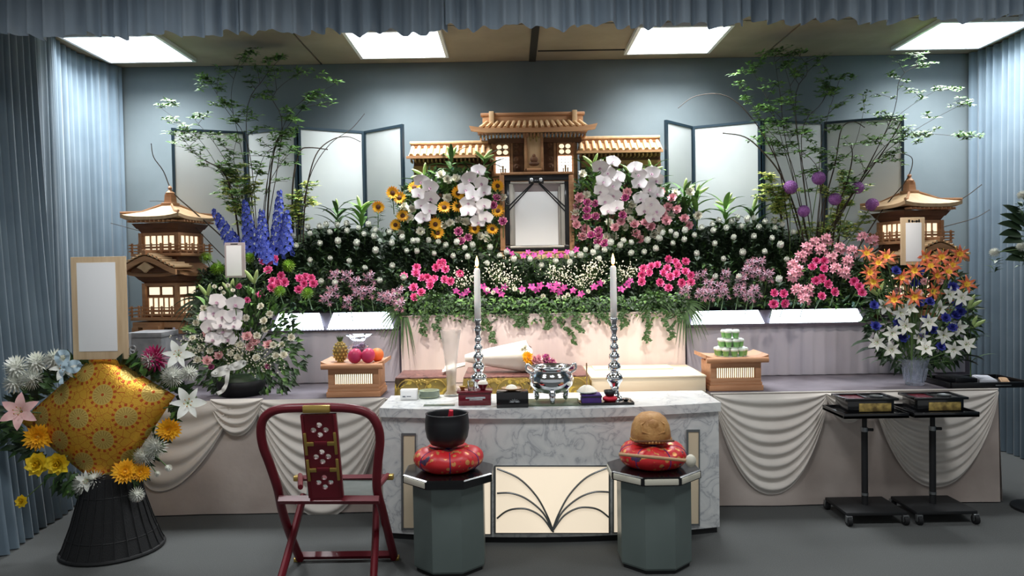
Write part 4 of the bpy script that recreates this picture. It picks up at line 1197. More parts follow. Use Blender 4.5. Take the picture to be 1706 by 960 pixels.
# jelly tower
z0 = p2.z
for row, (n, r_, h) in enumerate(((10, .085, .042), (8, .062, .042), (5, .04, .042))):
    zz = z0 + row * .0565
    bd_ = thing('jelly_tier_board', 'thin round white board under the %s ring of green jelly cups' % ('lowest', 'middle', 'top')[row], 'board', (p2.x, 4.85, zz))
    part('disc', MB().lathe([(0, 0), (r_ + .012, 0), (r_ + .012, .003), (0, .003)], 28, cap=False), 'jelly_lid', bd_)
    for k in range(n):
        a = 2 * PI * k / n + .3
        j = thing('jelly_cup', 'small green jelly cup with pale lid in the %s ring of the tower' % ('lowest', 'middle', 'top')[row], 'jelly cup', (p2.x + r_ * math.cos(a), 4.85 + r_ * math.sin(a), zz + .004), group='%s ring of jelly cups' % ('lowest', 'middle', 'top')[row])
        part('cup', MB().lathe([(0, 0), (.016, 0), (.021, h * .8), (0, h * .8)], 12, cap=False), 'jelly_green', j)
        part('lid', MB().lathe([(0, h * .8), (.024, h * .8), (.025, h), (.02, h * 1.2), (0, h * 1.2)], 12, cap=False), 'jelly_lid', j)
    if row < 2:
        part('support_core', MB().lathe([(.016, .003), (.016, .0565)], 12), 'jelly_lid', bd_)

# ================================================================ things on the marble altar
def on(px, py, Z=MZ): return atz(px, py, Z)
PR_C = [(.052, 0), (.052, .012), (.04, .02), (.03, .03), (.024, .045), (.022, .06), (.026, .08), (.036, .098), (.05, .118), (.046, .14), (.03, .152), (.022, .158), (.032, .172), (.038, .188), (.034, .204), (.02, .216), (.018, .222), (.027, .234), (.032, .247), (.028, .26), (.017, .27), (.016, .276), (.023, .287), (.027, .299), (.023, .311), (.015, .319), (.014, .325), (.019, .335), (.0225, .345), (.019, .356), (.013, .364), (.015, .38), (.02, .395), (.022, .41), (.015, .42), (.014, .43), (.021, .455), (.024, .465), (.018, .468), (0, .466)]
def candlestick(px, label, lab2, Y=4.30):
    c = Vector((at(px, 640, Y).x, Y, MZ + .0005))
    t = thing('candlestick', label, 'candlestick', c, group='silver candlesticks')
    f = .475 / .468
    part('shaft', MB().lathe([(r, z * f) for r, z in PR_C[6:]], 28, cap=False), 'silver', t, smooth=True)
    part('foot', MB().lathe([(r, z * f) for r, z in PR_C[:7]], 28), 'silver', t, smooth=True)
    zt = MZ + .474
    k = thing('candle', lab2, 'candle', (c.x, Y, zt + .001), group='lit white candles')
    part('wax', MB().lathe([(.0, 0), (.019, 0), (.0195, .1), (.018, .286), (.012, .297), (.005, .299), (0, .297)], 20, cap=False), 'candle', k, smooth=True)
    part('wick', MB().tube([(0, 0, .295), (.001, 0, .309)], .0015, 6), 'ink', k)
    fl = part('flame', MB().lathe([(0, .303), (.007, .309), (.0105, .322), (.009, .338), (.0045, .356), (0, .37)], 12, cap=False), 'flame', k, smooth=True)
    part('flame_base', MB().lathe([(.0, .3005), (.0045, .303), (.0055, .308), (0, .308)], 10, cap=False), 'flame_base', fl, smooth=True)
candlestick(798, 'turned silver candlestick behind the burgundy box', 'lit white candle on the candlestick behind the burgundy box', 4.385)
candlestick(1024, 'turned silver candlestick beside the cream wooden chest', 'lit white candle on the candlestick beside the cream wooden chest')
# incense burner
c = on(919, 672); 
ib = thing('incense_burner', 'round polished silver incense burner on three legs', 'incense burner', (c.x, c.y, MZ + .008))
part('bowl', MB().lathe([(0, .05), (.05, .052), (.09, .066), (.12, .098), (.128, .13), (.118, .16), (.1, .178), (.102, .188), (.116, .2), (.118, .206), (.11, .207), (.094, .19), (.09, .18), (0, .175)], 40, cap=False), 'silver', ib, smooth=True)
part('ash', MB().lathe([(0, .186), (.092, .184)], 24, cap=False), 'card_grey', ib)
for k in range(3):
    a = -PI / 2 + k * 2 * PI / 3
    part('leg', MB().tube(smooth_path([(.085 * math.cos(a), .085 * math.sin(a), .075), (.1 * math.cos(a), .1 * math.sin(a), .045), (.09 * math.cos(a), .09 * math.sin(a), .022), (.1 * math.cos(a), .1 * math.sin(a), 0.014)], 4), [.02] * 4 + [.016] * 4 + [.011] * 4 + [.014], 10), 'silver', ib, smooth=True)
for s in (-1, 1):
    part('ear_handle', MB().tube(smooth_path([(s * .112, 0, .165), (s * .14, 0, .185), (s * .135, 0, .215), (s * .11, 0, .2)], 4), .007, 8), 'silver', ib, smooth=True)
gpz = thing('glass_plate', 'dark green glass plate under the silver incense burner', 'plate', (c.x + .01, c.y, MZ))
part('sheet', MB().rbox(-.16, .15, -.095, .11, 0, .0075, .002), 'ash_green', gpz)
# burgundy offering box
c = on(791, 676)
bb = thing('lacquer_box', 'burgundy lacquer offering box with silver crest', 'box', (c.x, c.y + .04, MZ))
part('box_body', MB().rbox(-.092, .092, -.045, .06, 0, .07, .004), 'burgundy', bb)
part('tray_rim', MB().rbox(-.1, .1, -.052, .068, .07, .082, .003), 'burgundy', bb)
part('crest', MB().rbox(-.05, .06, -.0475, -.044, .04, .05, .001).rbox(-.03, .045, -.0475, -.044, .032, .037, .0005), 'silver', bb)
def vessel(name, label, cat, loc, prof, mname, top=None):
    t = thing(name, label, cat, loc)
    part('vessel', MB().lathe(prof, 20, cap=False), mname, t, smooth=True)
    if top: part(top[0], MB().lathe(top[1], 20, cap=False), top[2], t, smooth=True)
zb = MZ + .0825; cc_ = Vector((c.x, c.y + .04, zb))
vessel('water_glass', 'small clear water glass on the burgundy box', 'glass', cc_ + Vector((-.02, -.01, 0)), [(0, 0), (.018, 0), (.022, .05), (.024, .052), (.021, .05), (.017, .004), (0, .004)], 'glass')
vessel('rice_bowl', 'small brown bowl heaped with white rice on the burgundy box', 'bowl', cc_ + Vector((.045, 0, 0)), [(0, 0), (.014, 0), (.016, .006), (.03, .03), (.033, .034), (.028, .033), (0, .03)], 'burgundy', ('rice', [(.03, .033), (.027, .045), (.016, .053), (0, .056)], 'rice'))
vessel('brass_cup', 'tiny brass cup at the left end of the burgundy box', 'cup', cc_ + Vector((-.07, .01, 0)), [(0, 0), (.01, 0), (.012, .005), (.02, .018), (.022, .02), (.016, .018), (0, .016)], 'brass')
# black box
c = on(854, 680)
kb = thing('lacquer_box', 'black lacquer box with a small silver leaf crest', 'box', (c.x, c.y + .03, MZ))
part('box_body', MB().rbox(-.088, .088, -.03, .07, 0, .088, .004), 'black_lacquer', kb)
g = MB()
for k in range(7):
    a = k * PI / 6; g.petal(.03, .009, 5, 0, .002, a, 0, .1, 3, M=Matrix.Translation((.012, -.0315, .034)) @ Matrix.Rotation(PI / 2, 4, 'X') @ Matrix.Scale(.6, 4, (0, 1, 0)))
part('crest', g, 'silver', kb)
vessel('offering_dish', 'tan dish with a small white mound on the black box', 'dish', (c.x - .005, c.y + .05, MZ + .0885), [(0, 0), (.02, 0), (.055, .012), (.058, .016), (.05, .015), (0, .008)], 'stick_wood', ('mound', [(.035, .012), (.025, .026), (.012, .032), (0, .034)], 'rice'))
# card holder, dish, sheet
c = on(681, 667)
ck = thing('card_holder', 'small white card holder at the left end of the marble altar', 'card holder', (c.x, c.y + .02, MZ))
part('holder', MB().rbox(-.05, .05, -.02, .03, 0, .062, .003), 'white_plastic', ck)
part('printed_card', MB().rbox(-.044, .044, -.0235, -.019, .006, .056, .001), 'paper', ck)
part('card_print', MB().box(-.036, -.018, -.0245, -.0236, .018, .026).box(-.012, .014, -.0245, -.0236, .02, .025), 'card_grey', ck)
c = on(714, 664)
vessel('glass_dish', 'low green tinted glass dish beside the card holder', 'dish', (c.x, c.y + .03, MZ), [(0, 0), (.06, 0), (.066, .012), (.062, .04), (.068, .044), (.06, .044), (.055, .012), (0, .008)], 'green_glass')
c = on(731, 676)
gs = thing('clear_sheet', 'flat clear sheet lying in front of the glass dish', 'sheet', (c.x, c.y, MZ))
part('sheet', MB().rbox(-.085, .09, -.02, .028, 0, .004, .001), 'green_glass', gs)
c = on(755, 652)
vessel('tall_vase', 'tall flared frosted glass vase, empty, between the brocade boxes', 'vase', (c.x + .005, 4.53, MZ), [(0, 0), (.045, 0), (.048, .01), (.03, .03), (.028, .08), (.036, .2), (.052, .33), (.064, .4), (.06, .4), (.048, .33), (.032, .2), (.024, .08), (0, .06)], 'frosted')
# purple book box, rice cone, red bell, black tray
c = on(1000, 676)
bt_ = thing('black_tray', 'flat black tray under the purple box and small red bell', 'tray', (c.x, c.y + .03, MZ))
part('board', MB().rbox(-.115, .19, -.025, .11, 0, .008, .002), 'black_lacquer', bt_)
part('rim', MB().rbox(-.115, .19, -.025, -.02, .008, .014, .001).rbox(-.115, -.11, -.02, .11, .008, .014, .001).rbox(.185, .19, -.02, .11, .008, .014, .001), 'black_lacquer', bt_)
pb_ = thing('purple_box', 'purple cloth covered box on the black tray', 'box', (c.x - .045, c.y + .06, MZ + .0085))
part('box_body', MB().rbox(-.055, .055, -.05, .045, 0, .05, .004), 'purple_cloth', pb_)
part('lid_band', MB().rbox(-.058, .058, -.053, .048, .035, .042, .002), 'black_lacquer', pb_)
vessel('rice_mound', 'white conical mound with an upright wooden stick on the purple box', 'offering', (c.x - .066, c.y + .065, MZ + .059), [(0, 0), (.03, 0), (.058, .01), (.06, .014), (0, .012)], 'jelly_lid', ('mound', [(.058, .013), (.04, .032), (.02, .044), (0, .048)], 'rice'))
sk = thing('wooden_stick', 'thin wooden stick standing upright in the white mound', 'stick', (c.x - .066, c.y + .065, MZ + .1))
part('stick', MB().tube([(0, 0, 0), (0, 0, .13)], .004, 8), 'stick_wood', sk)
c2_ = on(1017, 672)
rb_ = thing('small_bell', 'small red bell cup with dark rim on the black tray', 'bell', (c2_.x, c2_.y + .02, MZ + .0085))
part('pad', MB().lathe([(0, 0), (.03, 0), (.042, .01), (.042, .02), (.03, .028), (0, .028)], 20, cap=False), 'red_cloth', rb_, smooth=True)
part('cup', MB().lathe([(0, .028), (.02, .029), (.032, .045), (.034, .062), (.03, .062), (.028, .046), (0, .034)], 20, cap=False), 'bell_black', rb_, smooth=True)
c3_ = on(1047, 672)
vessel('silver_dish', 'small silver dish at the right end of the black tray', 'dish', (c3_.x - .01, c3_.y + .03, MZ + .0085), [(0, 0), (.012, 0), (.022, .012), (.024, .014), (.018, .012), (0, .008)], 'silver')

# ================================================================ boxes on the centre table
def wood_chest():
    a = at(986, 655, 4.72); b = at(1176, 655, 4.72)
    t = thing('wooden_chest', 'long cream wooden chest at the right of the brocade boxes', 'chest', ((a.x + b.x) / 2, 4.98, TZ))
    zt = at(1080, 627, 4.72).z
    part('body', MB().rbox(a.x, b.x, 4.72, 5.255, TZ, zt - .012, .003), 'cream', t, ab=True)
    part('lid', MB().rbox(a.x - .004, b.x + .004, 4.715, 5.262, zt - .012, zt, .003), 'cream', t, ab=True)
    part('lid_ledge', MB().rbox(a.x + .05, b.x - .14, 5.02, 5.2, zt, zt + .012, .003), 'cream', t, ab=True)
wood_chest()
def brocade_box(label, pa, pb, pyb, pyf, Y0, Y1):
    a = at(pa, pyb, Y0); b = at(pb, pyb, Y0); zt = at((pa + pb) / 2, pyf, Y0).z
    t = thing('brocade_box', label, 'box', ((a.x + b.x) / 2, (Y0 + Y1) / 2, TZ), group='brocade covered boxes')
    part('skirt', MB().box(a.x, b.x, Y0, Y1, TZ, zt - .01, taper=.97), 'gold_border', t, ab=True)
    w = (b.x - a.x) * .015
    part('cloth_top', MB().rbox(a.x + w, b.x - w, Y0 + .008, Y1 - .008, zt - .012, zt, .005), 'brown_brocade', t, ab=True)
    n = max(2, int((b.x - a.x) / .17))
    for k in range(n):
        x = a.x + (b.x - a.x) * (k + .5) / n; r_ = (b.x - a.x) / n * .42
        pts = [(x + r_ * math.cos(q), Y0 - .002, zt - .1 + .085 * math.sin(q)) for q in [PI * i / 12 for i in range(13)]]
        part('gold_arc', MB().tube(pts, .004, 5), 'brass', t, ab=True)
    for k in range(1, n):
        x = a.x + (b.x - a.x) * k / n
        s = MB()
        for q in range(5): s.ball((x + (q - 2) * .016, Y0 - .004, zt - .02 - .006 * abs(q - 2)), (.013, .006, .011), 8, 5)
        part('gold_scallop', s, 'brass', t, ab=True)
    return zt
brocade_box('small gold and brown brocade covered box behind the card holder', 657, 750, 662, 629, 4.68, 5.05)
zbb = brocade_box('wide gold and brown brocade covered box under the wrapped bouquet', 769, 985, 660, 627, 4.68, 5.18)
# bouquet
pt0 = at(775, 607, 4.9); pt1 = at(882, 605, 4.9)
bq = thing('bouquet_wrap', 'cone of cream wrapping paper lying on the wide brocade box', 'wrapping paper', (pt0.x + .2, 4.9, zbb + .002))
L_ = .42; cn = MB(); vs = []; n = 24
for j in range(9):
    v = j / 8
    for i in range(n):
        a = 2 * PI * i / n
        r_ = .022 + .075 * v ** .8 + (.014 * math.sin(5 * a) * v)
        y = r_ * math.cos(a) * 1.15; z = max(-.088, r_ * math.sin(a))
        vs.append((-.2 + L_ * v + .02 * math.sin(3 * a) * v, y, z + .092))
cn.add(vs, [(j * n + i, j * n + (i + 1) % n, (j + 1) * n + (i + 1) % n, (j + 1) * n + i) for j in range(8) for i in range(n)])
part('paper_cone', cn, 'wrap_paper', bq, smooth=True)
part('paper_tail', MB().grid(lambda u, v: (-.2 - .14 * u, (v - .5) * (.05 + .2 * u), .05 - .03 * u + .012 * math.sin(9 * v)), 6, 8), 'wrap_paper', bq, smooth=True)
dk = at(948, 608, 4.95)
db = thing('small_case', 'small dark purple folded case on the wide brocade box', 'case', (dk.x, 4.98, zbb + .002))
part('case_body', MB().rbox(-.055, .03, -.02, .02, 0, .03, .004), 'grape', db)
part('tie', MB().rbox(-.015, -.005, -.022, .022, .001, .032, .001), 'pad_cream', db)
pdn = thing('purple_cloth_fold', 'folded mauve cloth beside the bouquet flowers', 'cloth', (at(922, 608, 4.9).x, 4.92, zbb + .002))
part('fold', MB().rbox(-.07, .06, -.05, .05, 0, .035, .012), 'p_purple', pdn)

# ================================================================ wreath stand on the left (gold diamond)
YD = 4.05
bcn = atz(180, 920, 0); 
ws = thing('wreath_stand', 'gold brocade diamond cushion on a black mesh cone stand', 'flower stand', (at(180, 900, YD).x, YD + .05, 0))
wx = ws.location.x; wy = YD + .05
part('mesh_cone', MB().lathe([(.255, 0.012), (.24, .05), (.2, .16), (.16, .3), (.135, .42), (.06, .44)], 32, M=Matrix.Translation((wx, wy, 0))), 'black_mesh', ws, ab=True)
part('base_ring', MB().tube([(wx + .255 * math.cos(a), wy + .255 * math.sin(a), .011) for a in [2 * PI * k / 32 for k in range(33)]], .011, 8), 'black_matte', ws, ab=True)
for k in range(24):
    a = 2 * PI * k / 24
    part('cone_wire', MB().tube([(wx + r_ * math.cos(a), wy + r_ * math.sin(a), z) for r_, z in ((.257, .02), (.243, .05), (.203, .16), (.163, .3), (.138, .42))], .003, 5), 'black_matte', ws, ab=True)
for r_, z in ((.222, .1), (.186, .2), (.156, .32)):
    part('cone_ring', MB().tube([(wx + r_ * math.cos(a), wy + r_ * math.sin(a), z) for a in [2 * PI * k / 32 for k in range(33)]], .003, 5), 'black_matte', ws, ab=True)
part('pole', MB().tube([(wx, wy + .02, .4), (wx, wy + .02, 1.15)], .02, 10), 'black_matte', ws, ab=True)
cT, cRr, cBt, cLf = at(166, 585, YD + .02), at(290, 660, YD + .02), at(181, 826, YD + .0), at(34, 702, YD + .02)
def df(u, v):
    p = cT.lerp(cRr, u).lerp(cLf.lerp(cBt, u), v)
    e = max(0, 1 - (2 * u - 1) ** 2) ** .7 * max(0, 1 - (2 * v - 1) ** 2) ** .7
    w = .015 * math.sin(7 * (u - v) + 1) * min(1, 2 * (u + v) / 2)
    cen = (cT + cBt) / 2
    pin = .10 * max(0, (u + v) / 2 - .72) / .28 * 1.5
    p.x += (cen.x + .05 - p.x) * pin * (1 - abs(u - v))
    return Vector((p.x, p.y - .11 * e - .004 + w * .4 * e, p.z))
pb2 = MB().grid(df, 30, 30)
pb2.grid(lambda u, v: df(1 - u, v) + Vector((0, 2 * (df(.5, .5).y - df(1 - u, v).y) * 0 + .02 + .06 * (1 - (2 * u - 1) ** 2) * (1 - (2 * v - 1) ** 2), 0)), 30, 30)
part('gold_cushion', pb2, 'gold_brocade', ws, smooth=True, ab=True)
part('tail', MB().tube(smooth_path([cBt + Vector((0, -.01, .03)), cBt + Vector((.0, -.015, -.02)), cBt + Vector((.002, 0, -.06))], 4), [.03] * 3 + [.026] * 3 + [.02] * 3, 10), 'gold_brocade', ws, ab=True)

def name_board(label, px0, px1, py0, py1, Y, wpx, wood, marks, post=None):
    a = at(px0, py1, Y); b = at(px1, py0, Y)
    t = thing('name_board', label, 'name board', ((a.x + b.x) / 2, Y, a.z))
    part('board', MB().rbox(a.x, b.x, Y, Y + .018, a.z, b.z, .003), wood, t, ab=True)
    p = at(wpx[0], wpx[3], Y); q = at(wpx[1], wpx[2], Y)
    part('paper', MB().rbox(p.x, q.x, Y - .003, Y + .001, p.z, q.z, .0008), 'paper', t, ab=True)
    if marks:
        s = MB()
        for (mx0, mx1, my0, my1) in marks:
            u = at(mx0, my1, Y); v = at(mx1, my0, Y); s.box(u.x, v.x, Y - .002, Y + .001, u.z, v.z)
        part('brush_strokes', s, 'ink', t, ab=True)
    if post is not None: part('post', MB().tube([((a.x + b.x) / 2, Y + .025, a.z + .1), ((a.x + b.x) / 2, Y + .025, post)], .007, 8), 'stem', t, ab=True)
name_board('tall pale wooden name board with blank white paper above the gold diamond', 122, 208, 427, 600, 4.02, (132, 192, 437, 586), 'board_wood', None)
name_board('small mauve name board with blank white paper in the left flower basket', 375, 407, 404, 463, 4.95, (378, 402, 409, 460), 'mauve_board', [(384, 396, 406, 407.6)], TZ + .12)
name_board('narrow wooden name board with blank white paper above the lily vase', 1502, 1541, 362, 442, 4.85, (1509, 1535, 371, 436), 'board_wood', [(1513, 1516, 366, 370.8), (1519, 1521, 367, 370.8), (1526, 1528.5, 367, 370.8), (1530, 1532, 365.5, 370.8), (1518, 1533, 368, 369.4)], TZ + .03)

# ================================================================ grey gift box at the left
ga, gb = at(212, 556, 4.85), at(268, 556, 4.85)
gx = thing('gift_box', 'grey patterned box with a silver bow behind the gold diamond', 'box', ((ga.x + gb.x) / 2, 4.97, TZ))
part('box_body', MB().rbox(ga.x, gb.x, 4.85, 5.09, TZ, ga.z - .03, .004), 'grey_box', gx, ab=True)
part('lid', MB().rbox(ga.x - .006, gb.x + .006, 4.844, 5.096, ga.z - .03, ga.z + .004, .004), 'grey_box', gx, ab=True)
kx = at(217, 583, 4.84)
part('ribbon', MB().box(kx.x - .008, kx.x + .008, 4.838, 4.844, TZ, ga.z), 'silver_ribbon', gx, ab=True)
bw = MB()
for s in (-1, 1):
    for (dx, dz, r_) in ((.022, .012, .017), (.018, -.012, .013)):
        bw.tube([(kx.x + s * dx + r_ * math.cos(a), 4.832, kx.z + dz + r_ * math.sin(a)) for a in [2 * PI * k / 14 for k in range(15)]], .004, 6)
part('bow', bw, 'silver_ribbon', gx, ab=True)
# ================================================================ black tray with envelopes at the right
ta_, tb_ = atz(1570, 652, TZ), atz(1672, 652, TZ)
tx = at(1612, 640, 4.9).x
tr_ = thing('serving_tray', 'black rimmed tray at the right end of the long table', 'tray', (tx, 4.86, TZ + .001))
part('board', MB().rbox(-.23, .27, -.17, .17, 0, .008, .003), 'tray_black', tr_)
part('rim', MB().rbox(-.23, .27, -.18, -.165, 0, .035, .004).rbox(-.23, .27, .165, .18, 0, .035, .004).rbox(-.245, -.23, -.17, .17, 0, .035, .004).rbox(.27, .285, -.17, .17, 0, .035, .004), 'tray_black', tr_)
part('handle', MB().rbox(.04, .14, -.186, -.178, .012, .02, .003), 'steel', tr_)
for k, (dx, dy, w_, d_, h, rz, mn, nm, lb) in enumerate(((-.1, .0, .15, .1, .04, .1, 'tray_black', 'black_case', 'flat black case lying in the tray'), (.085, .0, .1, .11, .03, -.35, 'envelope', 'paper_bundle', 'grey paper bundle lying slanted in the tray'), (.2, -.02, .05, .1, .018, -.5, 'stick_wood', 'wood_strip', 'tan wooden slat at the right side of the tray'))):
    o = thing(nm, lb, ('case', 'paper', 'slat')[k], (tx + dx, 4.86 + dy, TZ + .0105), rz)
    part('cover', MB().rbox(-w_ / 2, w_ / 2, -d_, d_, 0, h, .004), mn, o)
    part('top_sheet', MB().rbox(-w_ / 2 + .01, w_ / 2 - .01, -d_ + .01, d_ - .01, h, h + .003, .001), mn, o)
# crystal vase
vx = at(1524, 640, 4.86).x
cvz = thing('crystal_vase', 'cut crystal vase holding white lilies at the right of the table', 'vase', (vx, 4.86, TZ + .001))
vm = MB().lathe([(0, 0), (.055, 0), (.058, .01), (.06, .05), (.075, .12), (.09, .17), (.084, .17), (.066, .12), (.05, .05), (.046, .02), (0, .018)], 16, cap=False)
part('vessel', vm, 'crystal', cvz, smooth=False)
cuts = MB()
for k in range(16):
    a = 2 * PI * k / 16; cuts.tube([(.061 * math.cos(a), .061 * math.sin(a), .03), (.076 * math.cos(a + .2), .076 * math.sin(a + .2), .11)], .004, 4)
part('cut_facets', cuts, 'crystal', cvz, smooth=False)
# basket of the left arrangement
bx_ = at(402, 640, 4.9).x
bk = thing('flower_basket', 'dark low container under the white orchid arrangement on the left', 'basket', (bx_, 4.9, TZ + .001))
part('container', MB().lathe([(0, 0), (.12, 0), (.15, .06), (.155, .1), (.14, .1), (0, .08)], 24, cap=False), 'black_matte', bk, smooth=True)
part('foam', MB().ball((0, 0, .09), (.13, .13, .05), 16, 8), 'g_dark', bk)
# ================================================================ flowers: shared meshes
K = {}
def kind(name, *parts):
    K[name] = [(pn, mb.mesh(pn, mt, True)) for pn, mb, mt in parts]
def ring(mb, cnt, L, W, a0, a1, r0=0, z0=0, off=0, jit=0, **kw):
    for i in range(cnt):
        j = rnd.uniform(-jit, jit)
        mb.petal(L * (1 + j * .5), W, a0 + 25 * j, a1, r0, 2 * PI * i / cnt + off + j * .3, z0, **kw)
    return mb
# white chrysanthemum bud
b = MB(); ring(b, 7, .046, .034, 45, 62, .006, 0, 0, .1, cup=.5); ring(b, 6, .042, .03, 68, 48, .003, .004, .4, .1, cup=.5)
kind('mum_bud', ('petals', b, ['p_white']), ('calyx', MB().ball((0, 0, .002), (.014, .014, .01), 8, 5), ['g_mid']))
def ruffle(name, m1, m2, R):
    b = MB()
    ring(b, 8, R * 1.0, R * .85, 8, 25, R * .08, 0, 0, .25, cup=.25, mi_tip=1, wav=.12)
    ring(b, 7, R * .85, R * .75, 32, 30, R * .05, R * .1, .3, .25, cup=.3, mi_tip=1, wav=.12)
    ring(b, 6, R * .66, R * .6, 55, 35, R * .03, R * .15, .7, .2, cup=.4, mi_tip=1, wav=.1)
    ring(b, 4, R * .5, R * .45, 75, 30, R * .02, R * .18, .2, .2, cup=.5, mi_tip=1)
    kind(name, ('petals', b, [m1, m2]), ('calyx', MB().ball((0, 0, -R * .1), (R * .25, R * .25, R * .3), 8, 5), ['g_mid']))
ruffle('carnation', 'p_pink', 'p_rose', .036)
ruffle('lisianthus', 'p_magenta', 'p_blush', .031)
ruffle('white_ruffle', 'p_cream', 'p_white', .032)
ruffle('pink_ruffle', 'p_pale', 'p_blush', .034)
ruffle('blush_rose', 'p_blush', 'p_pale', .034)
ruffle('yellow_rose', 'p_lemon', 'p_lemon', .05)
ruffle('blue_ruffle', 'p_indigo', 'p_blue', .042)
b = MB(); ring(b, 17, .042, .015, 6, 6, .014, 0, 0, .2, cup=.15, n=3); ring(b, 15, .036, .014, 18, 5, .014, .004, .2, .2, cup=.15, n=3)
kind('sunflower', ('petals', b, ['p_yellow']), ('disc', MB().lathe([(.0, .014), (.01, .013), (.017, .009), (.02, .003), (.018, -.004), (0, -.006)], 14, cap=False), ['p_brown']))
b = MB(); ring(b, 20, .045, .016, 6, 8, .01, 0, 0, .2, cup=.15, n=3); ring(b, 18, .036, .014, 22, 8, .01, .004, .2, .2, n=3); ring(b, 14, .026, .012, 42, 15, .006, .008, .1, .2, n=3); ring(b, 8, .018, .01, 65, 15, .003, .01, .1, .2, n=3)
kind('gerbera', ('petals', b, ['p_yellow']), ('disc', MB().ball((0, 0, .01), (.01, .01, .008), 8, 5), ['p_gold']))
def pompom(name, m1, R, n1=64, long=.5):
    b = MB()
    for i in range(n1):
        z = 1 - (i + .5) / n1 * 1.35; th = math.acos(max(-1, z)); a = i * 2.39996
        q = track((math.sin(th) * math.cos(a), math.sin(th) * math.sin(a), math.cos(th)))
        M = Matrix.Translation(Vector((math.sin(th) * math.cos(a), math.sin(th) * math.sin(a), math.cos(th))) * R * (1 - long) ) @ q.to_matrix().to_4x4()
        b.petal(R * long * 1.35, R * .3, 72, 40, 0, 0, 0, .4, 3, M=M)
    kind(name, ('petals', b, [m1]), ('core', MB().ball((0, 0, 0), R * (1 - long), 10, 7), [m1]))
pompom('green_pom', 'p_green', .045)
pompom('white_pom', 'p_white', .05, 70, .55)
pompom('wine_pom', 'p_wine', .06, 70, .5)
b = MB()
for i in range(110):
    z = 1 - (i + .5) / 110 * 2; r = math.sqrt(max(0, 1 - z * z)); a = i * 2.39996
    d = Vector((r * math.cos(a), r * math.sin(a), z)); q = track(d, i)
    M = Matrix.Translation(d * .04) @ q.to_matrix().to_4x4()
    for k in range(5): b.petal(.015, .005, 15, 0, 0, 2 * PI * k / 5, 0, .1, 2, M=M)
kind('allium', ('florets', b, ['p_allium']), ('core', MB().ball((0, 0, 0), .028, 10, 7), ['p_purple']))
b = MB()
for i in range(34):
    z = 1 - (i + .5) / 34 * 1.4; r = math.sqrt(max(0, 1 - z * z)); a = i * 2.39996
    d = Vector((r * math.cos(a), r * math.sin(a), z)); M = Matrix.Translation(d * .04) @ track(d, i).to_matrix().to_4x4()
    for k in range(4): b.petal(.014, .014, 8, 5, 0, 2 * PI * k / 4, 0, .15, 2, M=M)
kind('blue_hydrangea', ('florets', b, ['p_indigo']), ('core', MB().ball((0, 0, 0), .034, 10, 7), ['p_blue']))
# moth orchid
b = MB()
for a in (90, 210, 330): b.petal(.05, .034, 4, -12, .002, math.radians(a), 0, .1, 4)
for a in (20, 160): b.petal(.056, .066, 8, -14, .0, math.radians(a), .004, .12, 5, sharp=.7)
lp = MB().petal(.024, .018, 30, 40, .004, math.radians(270), .004, .6, 3).petal(.014, .01, 60, 30, .002, math.radians(240), .006, .5, 2).petal(.014, .01, 60, 30, .002, math.radians(300), .006, .5, 2)
kind('orchid', ('petals', b, ['p_orchid']), ('lip', lp, ['p_lip']))
b = MB()
for a in (90, 162, 234, 306, 18): b.petal(.026, .016, 10, -20, .001, math.radians(a), 0, .15, 3)
kind('dendrobium', ('petals', b, ['p_magenta']), ('lip', MB().petal(.016, .014, 40, 30, .002, math.radians(270), .004, .5, 3), ['p_purple']))
b = MB(); ring(b, 5, .015, .015, 15, -10, .001, 0, 0, .15, cup=.1, n=3)
kind('delphinium_floret', ('petals', b, ['p_blue']), ('eye', MB().ball((0, 0, .002), .0017, 6, 4), ['p_blue_eye']))
b = MB(); ring(b, 6, .034, .008, 55, -75, .002, 0, 0, .1, cup=.1, n=5, wav=.3)
st_ = MB()
for k in range(5): st_.tube([(0, 0, .005), (.008 * math.cos(k * 1.26), .008 * math.sin(k * 1.26), .04)], .0008, 4)
kind('nerine_floret', ('petals', b, ['p_mauve']), ('stamens', st_, ['p_pale']))
b = MB(); ring(b, 6, .04, .017, 50, -40, .004, 0, 0, .1, cup=.2, n=4)
kind('belladonna_floret', ('petals', b, ['p_pale']), ('throat', MB().lathe([(.003, -.012), (.007, .004), (0, .002)], 8, cap=False), ['p_blush']))
b = MB(); ring(b, 6, .072, .02, 62, -95, .004, 0, 0, .12, cup=.1, n=6, wav=.25, mi_tip=0)
b2 = MB(); ring(b2, 6, .03, .018, 62, -42, .0035, .0015, 0, .0, cup=.1, n=3)
st_ = MB()
for k in range(6): st_.tube([(0, 0, 0), (.04 * math.cos(k * 1.05 + .5), .04 * math.sin(k * 1.05 + .5), .012), (.06 * math.cos(k * 1.05 + .5), .06 * math.sin(k * 1.05 + .5), .02)], .0012, 4)
kind('gloriosa', ('petals', b, ['p_orange']), ('petal_base', b2, ['p_gold']), ('stamens', st_, ['p_gold']))
LILY_PETAL = MB().petal(.105, .046, 48, -62, .006, 0, 0, .25, 6, sharp=.85).mesh('petal', ['p_white'])
LILY_PETAL_PINK = MB().petal(.105, .046, 48, -62, .006, 0, 0, .25, 6, sharp=.85).mesh('petal', ['p_blush'])
LILY_PETAL_N = MB().petal(.1, .032, 50, -60, .006, 0, -.003, .25, 6, sharp=.85).mesh('petal', ['p_white'])
st_ = MB()
for k in range(6):
    a = k * PI / 3 + .3; st_.tube([(0, 0, .005), (.02 * math.cos(a), .02 * math.sin(a), .055)], .0014, 5); 
    st_.ball((.021 * math.cos(a), .021 * math.sin(a), .057), (.005, .003, .003), 6, 4, mi=1)
LILY_STAMEN = st_.mesh('stamens', ['g_bud', 'p_stamen'])
